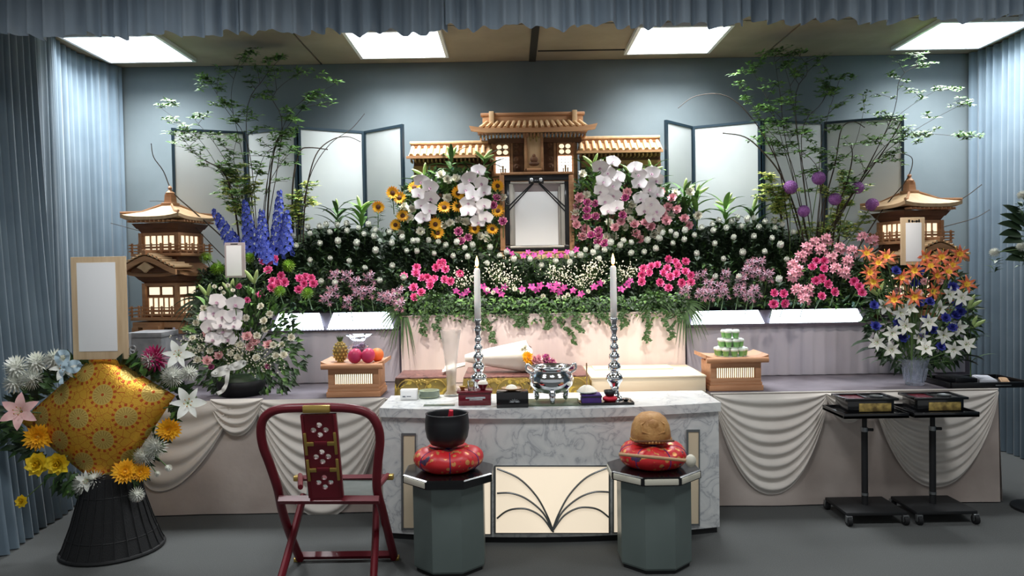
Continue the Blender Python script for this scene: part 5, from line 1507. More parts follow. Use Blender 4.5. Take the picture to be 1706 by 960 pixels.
BUD = MB().lathe([(.004, 0), (.009, .012), (.012, .035), (.0125, .055), (.009, .08), (.002, .096)], 8).mesh('bud', ['g_bud'])
STEM = MB().lathe([(1, 0), (1, 1)], 6, cap=False).mesh('stem', ['stem'])
LONG_LEAF = MB().petal(.17, .024, 40, -55, .004, 0, 0, .25, 6, sharp=.8).mesh('leaf', ['g_mid'])
FRESH_LEAF = MB().petal(.15, .028, 45, -50, .004, 0, 0, .3, 6, sharp=.8).mesh('leaf', ['g_fresh'])
WIDE_LEAF = MB().petal(.15, .06, 30, -45, .004, 0, 0, .25, 5, sharp=.85).mesh('leaf', ['g_mid'])
DARK_LEAF = MB().petal(.17, .07, 30, -45, .004, 0, 0, .25, 5, sharp=.85).mesh('leaf', ['g_dark'])
def leafy(n, L, W, H, mname, seed, spread=.6):
    r = random.Random(seed); m_ = MB()
    for i in range(n):
        a = r.uniform(0, 2 * PI); z = -r.uniform(.04, H + .02)
        d = Vector((math.cos(a), math.sin(a), r.uniform(-.2, .9)))
        m_.leaf((0, 0, z), d, (0, 0, 1), L * r.uniform(.7, 1.2), W * r.uniform(.8, 1.2), bend=r.uniform(0, .6))
    return m_.mesh('foliage', [mname])
MUM_FOL = leafy(22, .075, .036, .13, 'g_dark', 1)
MID_FOL = leafy(12, .06, .022, .10, 'g_mid', 2)
FRESH_FOL = leafy(10, .06, .02, .09, 'g_fresh', 3)

def stem_to(t, a, b, r=.0032, name='stem', mesh=None):
    d = b - a
    obj(name, mesh or STEM, t, a, track(d), (r, r, d.length))
def face_dir(T, up=.45, jit=.35):
    return Vector((-T.x * .12 + rnd.uniform(-jit, jit), -1, up + rnd.uniform(-jit, jit)))
def flower(name, k, px, py, Y, label, group=None, cat='flower', s=1.0, drop=(0, .05, -.12), up=.45, jit=.35, fol=None, face=None, spin=None):
    T = at(px, py, Y); B = T + Vector(drop)
    t = thing(name, label, cat, B, group=group)
    d = face if face is not None else face_dir(T, up, jit)
    q = track(d, rnd.uniform(0, 6.28) if spin is None else spin); sc = s * rnd.uniform(.92, 1.08)
    for pn, me in K[k]: obj(pn, me, t, T - B, q, sc)
    stem_to(t, Vector((0, 0, 0)), T - B)
    if fol is not None: obj('foliage', fol, t, T - B, Quaternion((0, 0, 1), rnd.uniform(0, 6.28)), 1.0)
    return t
def lily(px, py, Y, label, group=None, s=1.0, pink=False, drop=(0, .06, -.14), up=.25, jit=.4, face=None):
    T = at(px, py, Y); B = T + Vector(drop)
    t = thing('lily', label, 'flower', B, group=group)
    d = face if face is not None else face_dir(T, up, jit); q = track(d, rnd.uniform(0, 6))
    for i in range(6):
        obj('petal', (LILY_PETAL_PINK if pink else LILY_PETAL) if i % 2 == 0 else (LILY_PETAL_PINK if pink else LILY_PETAL_N), t, T - B, q @ Quaternion((0, 0, 1), i * PI / 3), s)
    obj('stamens', LILY_STAMEN, t, T - B, q, s)
    stem_to(t, Vector((0, 0, 0)), T - B, .004)
    return t
def lily_stem(px, py, Y, H, label, group, nl=9, buds=((0, 0, 0),), lmesh=None, name='lily_stalk', L=1.0):
    """leafy stalk whose tip is at the pixel"""
    T = at(px, py, Y); B = T - Vector((0, 0, H))
    t = thing(name, label, 'plant', B, group=group)
    stem_to(t, Vector((0, 0, 0)), Vector((0, 0, H)), .004)
    for i in range(nl):
        z = H * (1 - .75 * i / nl) - .01
        obj('leaf', lmesh or LONG_LEAF, t, (0, 0, z), Quaternion((0, 0, 1), i * 2.4 + rnd.uniform(-.3, .3)) @ Quaternion((0, 1, 0), rnd.uniform(-.35, .3)), L * rnd.uniform(.8, 1.15))
    for (dx, dz, tilt) in buds:
        obj('bud', BUD, t, (0, 0, H - .01), track((dx, -.35, dz)), rnd.uniform(.9, 1.15))
    return t

# ---------------------------------------------------------------- white chrysanthemum bed
def Yb(py): return 5.45 + (470 - py) * .0033
MUMS_L = '486,397 493,412 513,381 518,393 534,381 533,409 516,436 545,377 551,390 551,433 562,379 564,406 578,388 579,376 583,438 593,409 598,383 608,393 614,378 624,386 623,398 625,422 610,449 648,391 653,409 653,446 670,400 677,421 688,406 534,472 557,475 634,471 672,466'
MUMS_C = '695,422 695,405 715,404 732,406 743,412 760,408 774,417 788,412 755,430 780,432 724,425 817,416 831,429 845,424 813,442 855,436 883,436 902,445 927,438 949,441 951,427 966,429 975,420 989,425 993,415 1008,420 999,435'
MUMS_R = '1016,409 1032,412 1040,404 1052,408 1050,425 1072,423 1077,404 1093,418 1100,401 1121,409 1125,396 1118,389 1103,392 1139,403 1140,388 1156,395 1161,426 1166,383 1187,376 1187,388 1190,409 1197,370 1206,435 1209,383 1190,464 1219,372 1221,399 1228,367 1236,380 1238,424 1245,370 1256,367 1256,397 1263,381 1275,373 1275,423 1287,400 1291,383 1291,372 1299,413 1304,378 1309,435 1322,390 1297,470 1231,466'
def pp_(s): return [tuple(float(v) for v in q.split(',')) for q in s.split()]
for s_, lb in ((MUMS_L, 'white chrysanthemum bud in the left bank'), (MUMS_C, 'white chrysanthemum bud below the portrait'), (MUMS_R, 'white chrysanthemum bud in the right bank')):
    for px, py in pp_(s_):
        flower('chrysanthemum', 'mum_bud', px, py, Yb(py) - .10, lb, lb.replace('chrysanthemum', 'chrysanthemums'), drop=(rnd.uniform(-.02, .02), .06, -.15), up=.9, jit=.35, fol=MUM_FOL, s=rnd.uniform(.95, 1.2))

# leaf bed under everything
TOPL = [(300, 470), (345, 440), (440, 424), (486, 390), (530, 374), (620, 375), (690, 394), (760, 410), (830, 420), (960, 420), (1050, 400), (1150, 380), (1200, 366), (1290, 366), (1330, 390), (1420, 425), (1500, 450), (1600, 480)]
def toply(px):
    for i in range(len(TOPL) - 1):
        if TOPL[i][0] <= px <= TOPL[i + 1][0]:
            u = (px - TOPL[i][0]) / (TOPL[i + 1][0] - TOPL[i][0]); return TOPL[i][1] + u * (TOPL[i + 1][1] - TOPL[i][1])
    return TOPL[0][1] if px < TOPL[0][0] else TOPL[-1][1]
def botly(px): return 518 if px < 660 else (527 if px < 1148 else 512)
bed = MB(); r = random.Random(31)
def bedpt(px, v, dy):
    y0 = toply(px) + 6; y1 = botly(px); py = y0 + (y1 - y0) * v
    Y = Yb(py) if py < 470 else 5.45 - (py - 470) * .0012
    return at(px, py, Y + dy)
bed.grid(lambda u, v: bedpt(345 + 1130 * u, v, .07) + Vector((0, rnd.uniform(-.01, .01), 0)), 110, 12, mi=0)
for i in range(9000):
    px = r.uniform(330, 1490); v = r.random() ** .85
    p = bedpt(px, v, r.uniform(.0, .07))
    d = Vector((r.uniform(-1, 1), r.uniform(-1, .1), r.uniform(-.6, 1)))
    low = v > .8
    m_ = r.choices([0, 1, 2, 3], [.62, .3, .08, 0] if not low else [.3, .4, .2, .1])[0]
    bed.leaf(p, d, (r.uniform(-.5, .5), -.4, 1), r.uniform(.035, .075), r.uniform(.014, .03), m_, r.uniform(0, .6))
bo = obj('bed_foliage', bed.mesh('bed_foliage', ['g_dark', 'g_mid', 'g_fresh', 'g_blue'], False)); tag(bo, 'dense dark green leaves filling the altar flower bank', 'foliage', kind='stuff')

# ---------------------------------------------------------------- carnations
CARN = [('pink carnation under the blue delphiniums', '439,435 458,433 447,437 447,450 454,468 463,472 474,471 453,480 468,460 433,491 499,465 509,462 519,464 507,473 522,473 498,483'),
        ('pink carnation left of the left candle', '738,438 726,446 742,449 694,446 693,456 703,464 712,463 724,465 717,476 689,480 701,488 690,496 673,461 741,466 750,469 766,456 733,440 718,470'),
        ('pink carnation right of the right candle', '1113,432 1125,437 1142,436 1095,442 1085,444 1072,448 1082,455 1068,459 1069,470 1105,456 1111,448 1117,462 1127,457 1130,444 1142,453 1151,459 1151,471 1136,472 1099,471 1114,480'),
        ('pink carnation below the purple alliums', '1353,445 1360,435 1373,435 1372,448 1369,464 1360,468 1379,474 1290,489 1306,490 1289,507 1307,506 1423,469 1431,478 1436,488 1369,494 1390,487')]
for lb, s_ in CARN:
    for px, py in pp_(s_):
        flower('carnation', 'carnation', px, py, Yb(py) - .10, lb, lb.replace('carnation', 'carnations'), drop=(rnd.uniform(-.02, .02), .1, -.1), up=.3, s=.95)
for px, py, lb in ((343, 430, 'green pompon chrysanthemum nearest the left pagoda eaves'), (362, 448, 'green pompon chrysanthemum just left of the mauve name board'), (415, 430, 'green pompon chrysanthemum touching the right edge of the mauve name board'),
                   (481, 443, 'green pompon chrysanthemum right of the small pink carnations'), (465, 486, 'green pompon chrysanthemum under the middle pink carnations'), (512, 489, 'green pompon chrysanthemum lowest and furthest right')):
    flower('pompon_chrysanthemum', 'green_pom', px, py, Yb(py) - .13, lb, drop=(0, .12, -.12), up=.3)
# ---------------------------------------------------------------- sunflowers
for px, py in pp_('630,345 654,322 666,330 671,360 659,375 690,313 725,374 729,389 740,346 763,322 764,344 791,381 820,382 829,310 830,352'):
    flower('sunflower', 'sunflower', px, py, 5.66, 'yellow sunflower left of the portrait', 'small yellow sunflowers', up=.15, jit=.3, drop=(rnd.uniform(-.02, .02), .09, -.15), fol=MID_FOL, s=.95)
# ---------------------------------------------------------------- orchids
def orchid_spray(label, pts, Y):
    pts = pp_(pts); P = [at(px, py, Y + rnd.uniform(-.03, .03)) for px, py in pts]
    top = max(P, key=lambda v: v.z); cxm = sum(v.x for v in P) / len(P); low = min(v.z for v in P)
    B = Vector((cxm, Y + .1, low - .15))
    t = thing('moth_orchid_spray', label, 'flower', B, group='white moth orchid sprays')
    part('stalk', MB().tube(smooth_path([(0, 0, 0), (0, -.02, .15), (0, -.03, (top.z - B.z) * .6), (top.x - B.x, -.05, top.z - B.z)], 5), .004, 6), 'stem', t)
    for p in P:
        q = track(face_dir(p, .1, .3), rnd.uniform(-.4, .4)); s = rnd.uniform(1.08, 1.28)
        f = obj('orchid_flower', K['orchid'][0][1], t, p - B, q, s)
        obj('lip', K['orchid'][1][1], f)
        stem_to(t, Vector((0, -.03, max(.05, p.z - B.z + .02))), p - B, .002, 'flower_stalk')
orchid_spray('short white moth orchid spray furthest left, among the sunflowers', '702,302 716,312 697,324 719,330 702,342 715,350 705,364', 5.6)
orchid_spray('long white moth orchid spray close to the left side of the portrait', '797,285 782,298 801,305 776,316 807,320 788,328 779,338 806,342 792,350 780,353 809,363 796,370', 5.58)
orchid_spray('long white moth orchid spray nearest the right side of the portrait', '1021,270 1000,279 1013,288 1029,296 1005,303 1022,309 1001,319 1022,325 1009,335 1028,345 1013,351', 5.58)
orchid_spray('white moth orchid spray furthest right, beside pale pink stocks', '1058,280 1064,291 1086,289 1093,300 1065,307 1081,315 1094,323 1068,331 1085,339 1094,351 1073,350 1088,363', 5.6)
# ---------------------------------------------------------------- leaves filling in behind the orchids
of = MB(); r = random.Random(41)
for i in range(5200):
    if r.random() < .5: px = r.uniform(668, 836)
    else: px = r.uniform(956, 1150)
    u = abs(px - 895) / 240
    py = 430 - (430 - (285 + 60 * max(0, u - .75) * 3 + (20 if u < .35 else 0))) * r.random() ** .8
    p = at(px, py, 5.78 + r.uniform(-.03, .07)); a = r.uniform(0, 6.28)
    of.leaf(p, (math.cos(a), -.5, math.sin(a)), (r.uniform(-.5, .5), -1, .6), r.uniform(.035, .08), r.uniform(.016, .032), r.choices([0, 1, 2, 3], [.3, .4, .2, .1])[0], .3)
tag(obj('portrait_foliage', of.mesh('portrait_foliage', ['g_dark', 'g_mid', 'g_fresh', 'g_blue'], False)), 'green leaves filling in behind the orchids beside the portrait', 'foliage', kind='stuff')
# ---------------------------------------------------------------- mixed flowers round the portrait
def many(name, k, s_, Y, lb, gp, **kw):
    for px, py in pp_(s_):
        kw2 = dict(kw); kw2['s'] = kw.get('s', 1.0) * 1.2
        flower(name, k, px, py, (Yb(py) if Y is None else Y) + rnd.uniform(-.03, .03), lb, gp, **kw2)
many('lisianthus', 'lisianthus', '827,330 822,342 838,369 764,386 780,396 768,402', 5.64, 'pale rimmed magenta lisianthus left of the portrait', 'magenta lisianthus left of the portrait')
many('lisianthus', 'lisianthus', '978,338 978,350 978,362 992,361 992,340 1042,330 1037,359 985,392 998,393 996,404 1008,406 997,385', 5.64, 'pale rimmed magenta lisianthus right of the portrait', 'magenta lisianthus right of the portrait')
many('stock_flower', 'pink_ruffle', '960,375 975,382 958,362 965,330 1045,322 1057,375 1060,390 1075,372 1100,320 1113,345 1105,357 1120,330 1140,365 1148,376 1085,378 1035,370 1066,400 970,395 1128,350 1110,368 1025,380 962,345', 5.68, 'pale pink ruffled stock right of the portrait', 'pale pink stocks', fol=MID_FOL)
many('white_lisianthus', 'white_ruffle', '970,290 977,325 960,355 1053,342 1015,372 1050,367 1048,352 1117,360 1100,383 1010,395 1022,395 1125,322 1040,380 1090,392 1150,320 1163,360', 5.7, 'creamy lisianthus right of the portrait', 'creamy lisianthus right of the portrait', fol=FRESH_FOL)
many('white_lisianthus', 'white_ruffle', '735,292 745,300 760,298 750,372 765,368 775,370 740,376 812,398 800,395 686,350 682,364 745,330 700,386 672,345 848,338 838,330 815,390 668,390', 5.7, 'creamy lisianthus left of the portrait', 'creamy lisianthus left of the portrait', fol=FRESH_FOL)
many('dendrobium_orchid', 'dendrobium', '845,418 852,423 880,420 890,425 902,421 915,425 925,419 945,420 960,416 872,426 935,426', 5.5, 'purple orchid at the portrait foot', 'purple orchids at the portrait foot', s=.85)
many('dendrobium_orchid', 'dendrobium', '805,478 812,485 835,490 827,484 886,478 893,483 870,482 915,476 922,482 932,486 940,479 928,474 968,490 990,478 1000,472 1045,475 770,492 760,485 778,486 840,478 900,476 955,484 1035,482 1050,468', 5.36, 'purple orchid behind the candles', 'purple orchids in the lower row', s=1.0, drop=(0, .1, -.05))
many('lemon_filler', 'white_ruffle', '812,483 822,488 858,482 930,494 946,492 962,496 940,496 980,486 1005,470 905,494 870,488', 5.37, 'tiny pale filler flower behind the candles', 'pale filler flowers', s=.5, drop=(0, .1, -.05))
def nerine(px, py, Y, lb, gp, fk='nerine_floret', n=6, R=.035, name='nerine', s=1.0):
    T = at(px, py, Y); B = T + Vector((0, .08, -.13))
    t = thing(name, lb, 'flower', B, group=gp)
    stem_to(t, Vector((0, 0, 0)), T - B)
    for i in range(n):
        a = 2 * PI * i / n + rnd.uniform(-.3, .3)
        d = Vector((math.cos(a), -.8, math.sin(a) * .9 + .3)) if i else Vector((0, -1, .3))
        f = obj('floret', K[fk][0][1], t, T - B + d.normalized() * R, track(d, rnd.uniform(0, 6)), s * rnd.uniform(.85, 1.1))
        obj(K[fk][1][0], K[fk][1][1], f)
        stem_to(t, T - B, T - B + d.normalized() * R, .0015, 'flower_stalk')
for px, py in pp_('561,462 581,462 594,473 619,465 558,487 618,488 583,506 642,496 653,500 667,490 547,500 669,510 600,490'):
    nerine(px, py, Yb(py) - .08, 'pale mauve nerine lily above the left strip lamp', 'mauve nerines on the left', n=5)
for px, py in pp_('1250,443 1266,440 1245,454 1261,459 1279,461 1209,461 1168,461 1180,478 1200,481 1231,486 1235,470 1168,492 1184,492 1206,490 1258,487 1143,487 1247,494'):
    nerine(px, py, Yb(py) - .08, 'pale mauve nerine lily above the right strip lamp', 'mauve nerines on the right', n=5)
for px, py in pp_('1343,415 1357,405 1368,417 1320,443 1328,452 1398,414 1419,420 1392,449 1407,455 1436,397 1454,402 1328,484 1340,500 1346,484 1412,436 1335,428 1385,430 1376,400 1320,460'):
    nerine(px, py, Yb(py) - .1, 'pink belladonna lily cluster below the alliums', 'pink belladonna lilies', 'belladonna_floret', 5, .03, 'belladonna_lily', .85)
# alliums
for px, py, lb in ((1317, 312, 'purple allium globe furthest left'), (1364, 297, 'purple allium globe standing highest'), (1391, 332, 'purple allium globe in the middle of the group'), (1429, 313, 'purple allium globe on the upper right of the group'),
                   (1339, 352, 'purple allium globe standing lowest'), (1453, 341, 'purple allium globe touching the right pagoda eaves')):
    T = at(px, py, 5.62)
    b0 = at(1350 + (px - 1380) * .55, 440, 5.62) - T
    flower('allium', 'allium', px, py, 5.62, lb, drop=b0, s=1.08)
# delphiniums
def delphinium(lb, p0, p1, Y, n):
    A, T = at(*p0, Y), at(*p1, Y); B = A + (A - T).normalized() * .12
    t = thing('delphinium', lb, 'flower', B)
    stem_to(t, Vector((0, 0, 0)), T - B, .004)
    ax = (T - A)
    for i in range(n):
        u = i / n; a = i * 2.4
        r_ = .052 * (1 - u) ** .7 + .008
        d = Vector((math.cos(a), math.sin(a) - .5, .25)).normalized()
        f = obj('floret', K['delphinium_floret'][0][1], t, A + ax * u - B + d * r_, track(d, a), 2.0 * (1 - .45 * u))
        obj('eye', K['delphinium_floret'][1][1], f)
delphinium('blue delphinium spike leaning furthest left', (392, 412), (355, 350), 5.55, 40)
delphinium('blue delphinium spike left of the tallest one', (420, 425), (408, 335), 5.56, 50)
delphinium('blue delphinium spike between the two tall ones, lower', (440, 432), (436, 350), 5.52, 44)
delphinium('tallest blue delphinium spike, nearest the white chrysanthemums', (462, 430), (466, 318), 5.56, 56)
delphinium('short blue delphinium spike at the foot of the group', (448, 440), (440, 400), 5.48, 26)
delphinium('blue delphinium spike at the right edge of the group', (476, 425), (478, 352), 5.55, 40)
# baby's breath
def breath(px, py, Y, R, lb, n=110, gp='baby breath sprays'):
    T = at(px, py, Y); B = T + Vector((0, .08, -.12)); t = thing('baby_breath', lb, 'flower', B, group=gp)
    d_, s_ = MB(), MB()
    for i in range(n):
        v = Vector((rnd.gauss(0, 1), rnd.gauss(0, .5), rnd.gauss(0, .7))) * R * .55
        d_.ball(T - B + v, rnd.uniform(.0032, .006), 5, 3)
        if i % 4 == 0: s_.tube([(0, 0, 0), (T - B) * .6 + v * .3, T - B + v], .0008, 3, cap=False)
    part('florets', d_, 'p_cream', t, kind='stuff'); part('stems', s_, 'stem', t, kind='stuff')
for px, py, lb in ((770, 464, 'cloud of tiny white flowers left of the left candle'), (828, 452, 'cloud of tiny white flowers right of the left candle flame'), (845, 468, 'cloud of tiny white flowers low between the candles, left'), (930, 458, 'cloud of tiny white flowers between the candles, right of centre'),
                   (966, 466, 'cloud of tiny white flowers low between the candles, right'), (990, 447, 'cloud of tiny white flowers left of the right candle flame'), (1042, 452, 'cloud of tiny white flowers right of the right candle')):
    breath(px, py, 5.36, .1, lb)
# ---------------------------------------------------------------- lilies in bud and leafy stalks behind
LB = 'green leafy lily stalk in bud'
for px, py, H, nl, bd, lm, lb in (
    (752, 262, .40, 16, ((-.3, 1, 0), (.4, .8, 0)), LONG_LEAF, LB + ' in front of the left wing roof'),
    (806, 262, .42, 12, ((.9, .9, 0), (1.2, .35, 0), (-.6, .5, 0)), LONG_LEAF, LB + ' left of the shrine window'),
    (706, 290, .35, 10, ((-1, .5, 0), (.2, 1, 0), (-.9, -.2, 0)), FRESH_LEAF, LB + ' above the short orchid spray'),
    (988, 272, .40, 12, ((.4, 1, 0), (-.8, .6, 0), (.8, .3, 0)), FRESH_LEAF, LB + ' right of the shrine window'),
    (1052, 285, .38, 14, ((-.6, .4, 0), (.9, .5, 0)), LONG_LEAF, LB + ' in front of the right wing roof'),
    (1085, 282, .36, 10, ((-.3, 1, 0), (.8, .2, 0)), FRESH_LEAF, LB + ' above the right hand orchid spray'),
    (1140, 318, .3, 10, ((.1, 1, 0), (.9, .6, 0)), LONG_LEAF, LB + ' at the left edge of the right screen'),
    (1160, 322, .3, 9, ((1, .6, 0), (.2, .9, 0)), FRESH_LEAF, LB + ' beside the narrow screen panel'),
    (1208, 340, .26, 10, ((.9, .7, 0), (-.9, .3, 0), (.5, 1, 0)), FRESH_LEAF, LB + ' in front of the widest screen panel'),
    (1255, 345, .24, 9, ((.2, 1, 0),), LONG_LEAF, LB + ' just left of the alliums'),
    (562, 348, .26, 14, ((0, 1, 0),), LONG_LEAF, LB + ' behind the left bank of chrysanthemums'),
    (601, 345, .26, 12, ((-.2, 1, 0), (.9, .6, 0)), FRESH_LEAF, LB + ' behind the bank, next to the sunflowers')):
    lily_stem(px, py, 5.76, H, lb, 'lily stalks in bud', nl + 3, bd, lm, L=1.3)
# ================================================================ branches
def branch(name, lb, base, mains, Y, nleaf, lmats, L, W, seed, twigs=5, spread=.16, stem_r=.0038, gp=None, tuft=5, lo=.35):
    r = random.Random(seed)
    B = at(*base, Y); t = thing(name, lb, 'branch', B, group=gp)
    s_, f_ = MB(), MB(); tips = []
    for m_ in mains:
        pts = [Vector((0, 0, 0))] + [at(x, y, Y + r.uniform(-.06, .05)) - B for x, y in m_]
        P = smooth_path(pts, 5); n = len(P)
        s_.tube(P, [stem_r * (1 - .75 * i / n) for i in range(n)], 5)
        for k in range(twigs):
            i = int(n * (lo + (1 - lo) * (k + r.random()) / twigs)); i = min(i, n - 1)
            d = Vector((r.uniform(-1, 1), r.uniform(-.5, .3), r.uniform(-.15, .55))).normalized() * spread * r.uniform(.5, 1.2)
            q = P[i] + d * .5 + Vector((0, 0, r.uniform(-.01, .03))); e = P[i] + d
            s_.tube([P[i], q, e], [.002, .0015, .001], 4)
            tips += [e, q, P[i] + d * .75, P[i].lerp(q, .6)]
        tips += [P[-1], P[-1], P[int(n * .9)]]
    nt_ = max(1, nleaf // tuft)
    for k in range(nt_):
        c = tips[k % len(tips)] + Vector((r.uniform(-1, 1), r.uniform(-.6, .6), r.uniform(-.7, .7))) * .03
        for j in range(tuft):
            a = 2 * PI * j / tuft + r.uniform(-.4, .4)
            d = Vector((math.cos(a), math.sin(a) * .8, r.uniform(-.2, .5)))
            f_.leaf(c, d, (r.uniform(-.4, .4), -.5, 1), L * r.uniform(.7, 1.25), W * r.uniform(.8, 1.2), r.randrange(len(lmats)), r.uniform(0, .5))
    part('twigs', s_, 'twig', t)
    part('leaves', f_, lmats, t, smooth=False, kind='stuff')
GL = ['g_mid', 'g_fresh', 'g_fresh']
ENK = 'tall airy branch with small green leaves, '
branch('leafy_branch', ENK + 'arching furthest left above the left screen', (425, 430), [[(400, 360), (375, 300), (330, 230), (268, 180)], [(405, 330), (365, 250), (325, 200)], [(380, 300), (330, 260), (300, 225)]], 5.7, 660, GL, .046, .021, 1, 7)
branch('leafy_branch', ENK + 'reaching the ceiling light at the left', (430, 430), [[(420, 340), (400, 240), (385, 160), (400, 100)], [(415, 250), (375, 180), (345, 130)], [(410, 200), (440, 130), (470, 95)]], 5.72, 1040, GL, .046, .021, 2, 8)
branch('leafy_branch', ENK + 'leaning right over the left screen', (436, 430), [[(440, 340), (455, 260), (490, 180), (560, 140)], [(450, 270), (480, 210), (520, 165)], [(445, 320), (470, 270), (490, 250)], [(470, 220), (455, 160), (500, 120)]], 5.7, 880, GL, .046, .021, 3, 7)
branch('leafy_branch', ENK + 'spreading low across the left screen', (420, 430), [[(405, 350), (370, 290), (335, 275)], [(420, 330), (440, 260), (470, 240)], [(415, 340), (390, 270), (395, 230)]], 5.66, 480, GL, .046, .021, 4, 6)
branch('leafy_branch', ENK + 'arching left over the right screen', (1352, 430), [[(1335, 350), (1310, 260), (1285, 180), (1250, 110)], [(1318, 270), (1275, 210), (1240, 150)], [(1310, 240), (1300, 160), (1290, 95)]], 5.7, 860, GL, .046, .021, 5, 8)
branch('leafy_branch', ENK + 'reaching up between the right hand ceiling lights', (1356, 430), [[(1350, 340), (1330, 240), (1320, 160), (1300, 85)], [(1335, 230), (1370, 170), (1385, 130)], [(1325, 180), (1345, 120), (1330, 90)]], 5.72, 840, GL, .046, .021, 6, 8)
branch('leafy_branch', ENK + 'leaning far right towards the right curtain', (1362, 430), [[(1390, 370), (1440, 290), (1490, 200), (1560, 150)], [(1460, 260), (1520, 225), (1605, 228)], [(1440, 290), (1520, 220), (1610, 170)], [(1480, 210), (1500, 130), (1540, 105)]], 5.66, 1040, GL, .046, .021, 7, 8)
branch('leafy_branch', ENK + 'rising in the middle of the right screen', (1358, 430), [[(1370, 350), (1365, 270), (1380, 190), (1400, 130)], [(1372, 300), (1420, 250), (1440, 180)], [(1365, 290), (1320, 240), (1310, 215)], [(1375, 330), (1420, 300), (1470, 260)]], 5.68, 840, GL, .046, .021, 8, 7)
YG = ['g_yellow', 'g_fresh', 'g_yellow']
SH = 'bushy yellow green shrub branch '
for k, (lb, base, mains, n, sp) in enumerate(((SH + 'behind the left delphiniums', (420, 420), [[(405, 360), (395, 310), (392, 285)], [(400, 350), (375, 320)], [(410, 350), (425, 310)], [(405, 340), (400, 300)]], 620, .09),
        (SH + 'right of the tallest delphinium', (495, 410), [[(497, 370), (503, 330), (512, 308)], [(500, 360), (520, 335)], [(497, 360), (490, 330)]], 420, .07),
        (SH + 'left of the highest allium', (1305, 400), [[(1300, 360), (1290, 325), (1285, 300)], [(1300, 350), (1275, 330)], [(1302, 350), (1310, 320)], [(1298, 340), (1282, 312)]], 620, .08),
        (SH + 'behind the middle allium', (1395, 420), [[(1400, 370), (1405, 320), (1402, 292)], [(1400, 350), (1425, 320)], [(1400, 360), (1380, 320)]], 520, .08),
        (SH + 'low behind the pink belladonna lilies', (1360, 430), [[(1355, 400), (1345, 380)], [(1365, 400), (1390, 375)], [(1380, 400), (1420, 385)], [(1410, 400), (1440, 365)]], 520, .08))):
    branch('shrub_branch', lb, base, mains, 5.70, n * 2, YG, .042, .018, 20 + k, 9, sp, .004, tuft=6, lo=.3)
def bare_twig(lb, pts, Y, r0=.007):
    P = [at(x, y, Y + .02 * math.sin(i * 2)) for i, (x, y) in enumerate(pts)]; B = P[0]
    t = thing('bare_branch', lb, 'branch', B)
    Q = smooth_path([p - B for p in P], 5); n = len(Q)
    part('wood', MB().tube(Q, [r0 * (1 - .55 * i / n) for i in range(n)], 7), 'twig', t)
    part('cut_end', MB().ball(Q[-1], r0 * .75, 7, 5), 'twig', t)
BT = 'bare dark twisted twig '
for lb, pts, r0 in ((BT + 'furthest left, above the pagoda roof', [(400, 430), (370, 395), (320, 350), (288, 320), (272, 285), (256, 262), (252, 240)], .006),
        (BT + 'bending across the first panel of the left screen', [(400, 420), (395, 370), (385, 320), (372, 285), (350, 272), (335, 264)], .008),
        (BT + 'standing upright before the left screen', [(448, 420), (446, 360), (450, 300), (455, 262), (460, 238), (466, 226)], .008),
        (BT + 'hooked to the right before the left screen', [(490, 410), (487, 340), (490, 290), (500, 252), (515, 246), (545, 249)], .008),
        (BT + 'looping over the third panel of the left screen', [(505, 405), (508, 340), (516, 290), (530, 252), (555, 232), (580, 228), (600, 236)], .006),
        (BT + 'rising highest at the right of the left screen', [(500, 405), (505, 345), (520, 285), (550, 240), (585, 215), (607, 190)], .004),
        (BT + 'crossing the left pagoda roof', [(385, 440), (350, 405), (310, 362), (285, 338), (250, 335)], .004),
        (BT + 'pointing left towards the curtain from the left pagoda', [(370, 450), (330, 420), (270, 395), (215, 380), (185, 372)], .004),
        (BT + 'arching left above the right screen', [(1340, 420), (1320, 350), (1295, 270), (1255, 200), (1210, 160), (1160, 160), (1130, 180)], .005),
        (BT + 'curling before the widest panel of the right screen', [(1345, 425), (1325, 350), (1300, 290), (1268, 250), (1240, 228), (1205, 222)], .008),
        (BT + 'steep and straight left of the alliums', [(1318, 430), (1312, 370), (1300, 290), (1282, 230)], .006),
        (BT + 'hooked over at the top of the right screen', [(1372, 425), (1375, 340), (1392, 270), (1402, 215), (1422, 203), (1440, 212)], .006),
        (BT + 'short and upright beside the hooked one', [(1385, 425), (1395, 350), (1412, 300), (1420, 262), (1418, 242)], .007),
        (BT + 'diagonal through the alliums to the upper right', [(1350, 430), (1390, 370), (1430, 310), (1480, 240), (1505, 195)], .007),
        (BT + 'bending before the right pagoda finial', [(1420, 430), (1470, 350), (1510, 300), (1520, 265), (1500, 255)], .005),
        (BT + 'reaching right over the right pagoda roof', [(1440, 430), (1500, 390), (1560, 352), (1605, 330), (1635, 308)], .006),
        (BT + 'lowest on the right, pointing at the curtain', [(1450, 440), (1510, 405), (1560, 382), (1620, 365), (1648, 350)], .005)):
    bare_twig(lb, pts, 5.58 if 'pagoda' in lb else 5.66, r0)
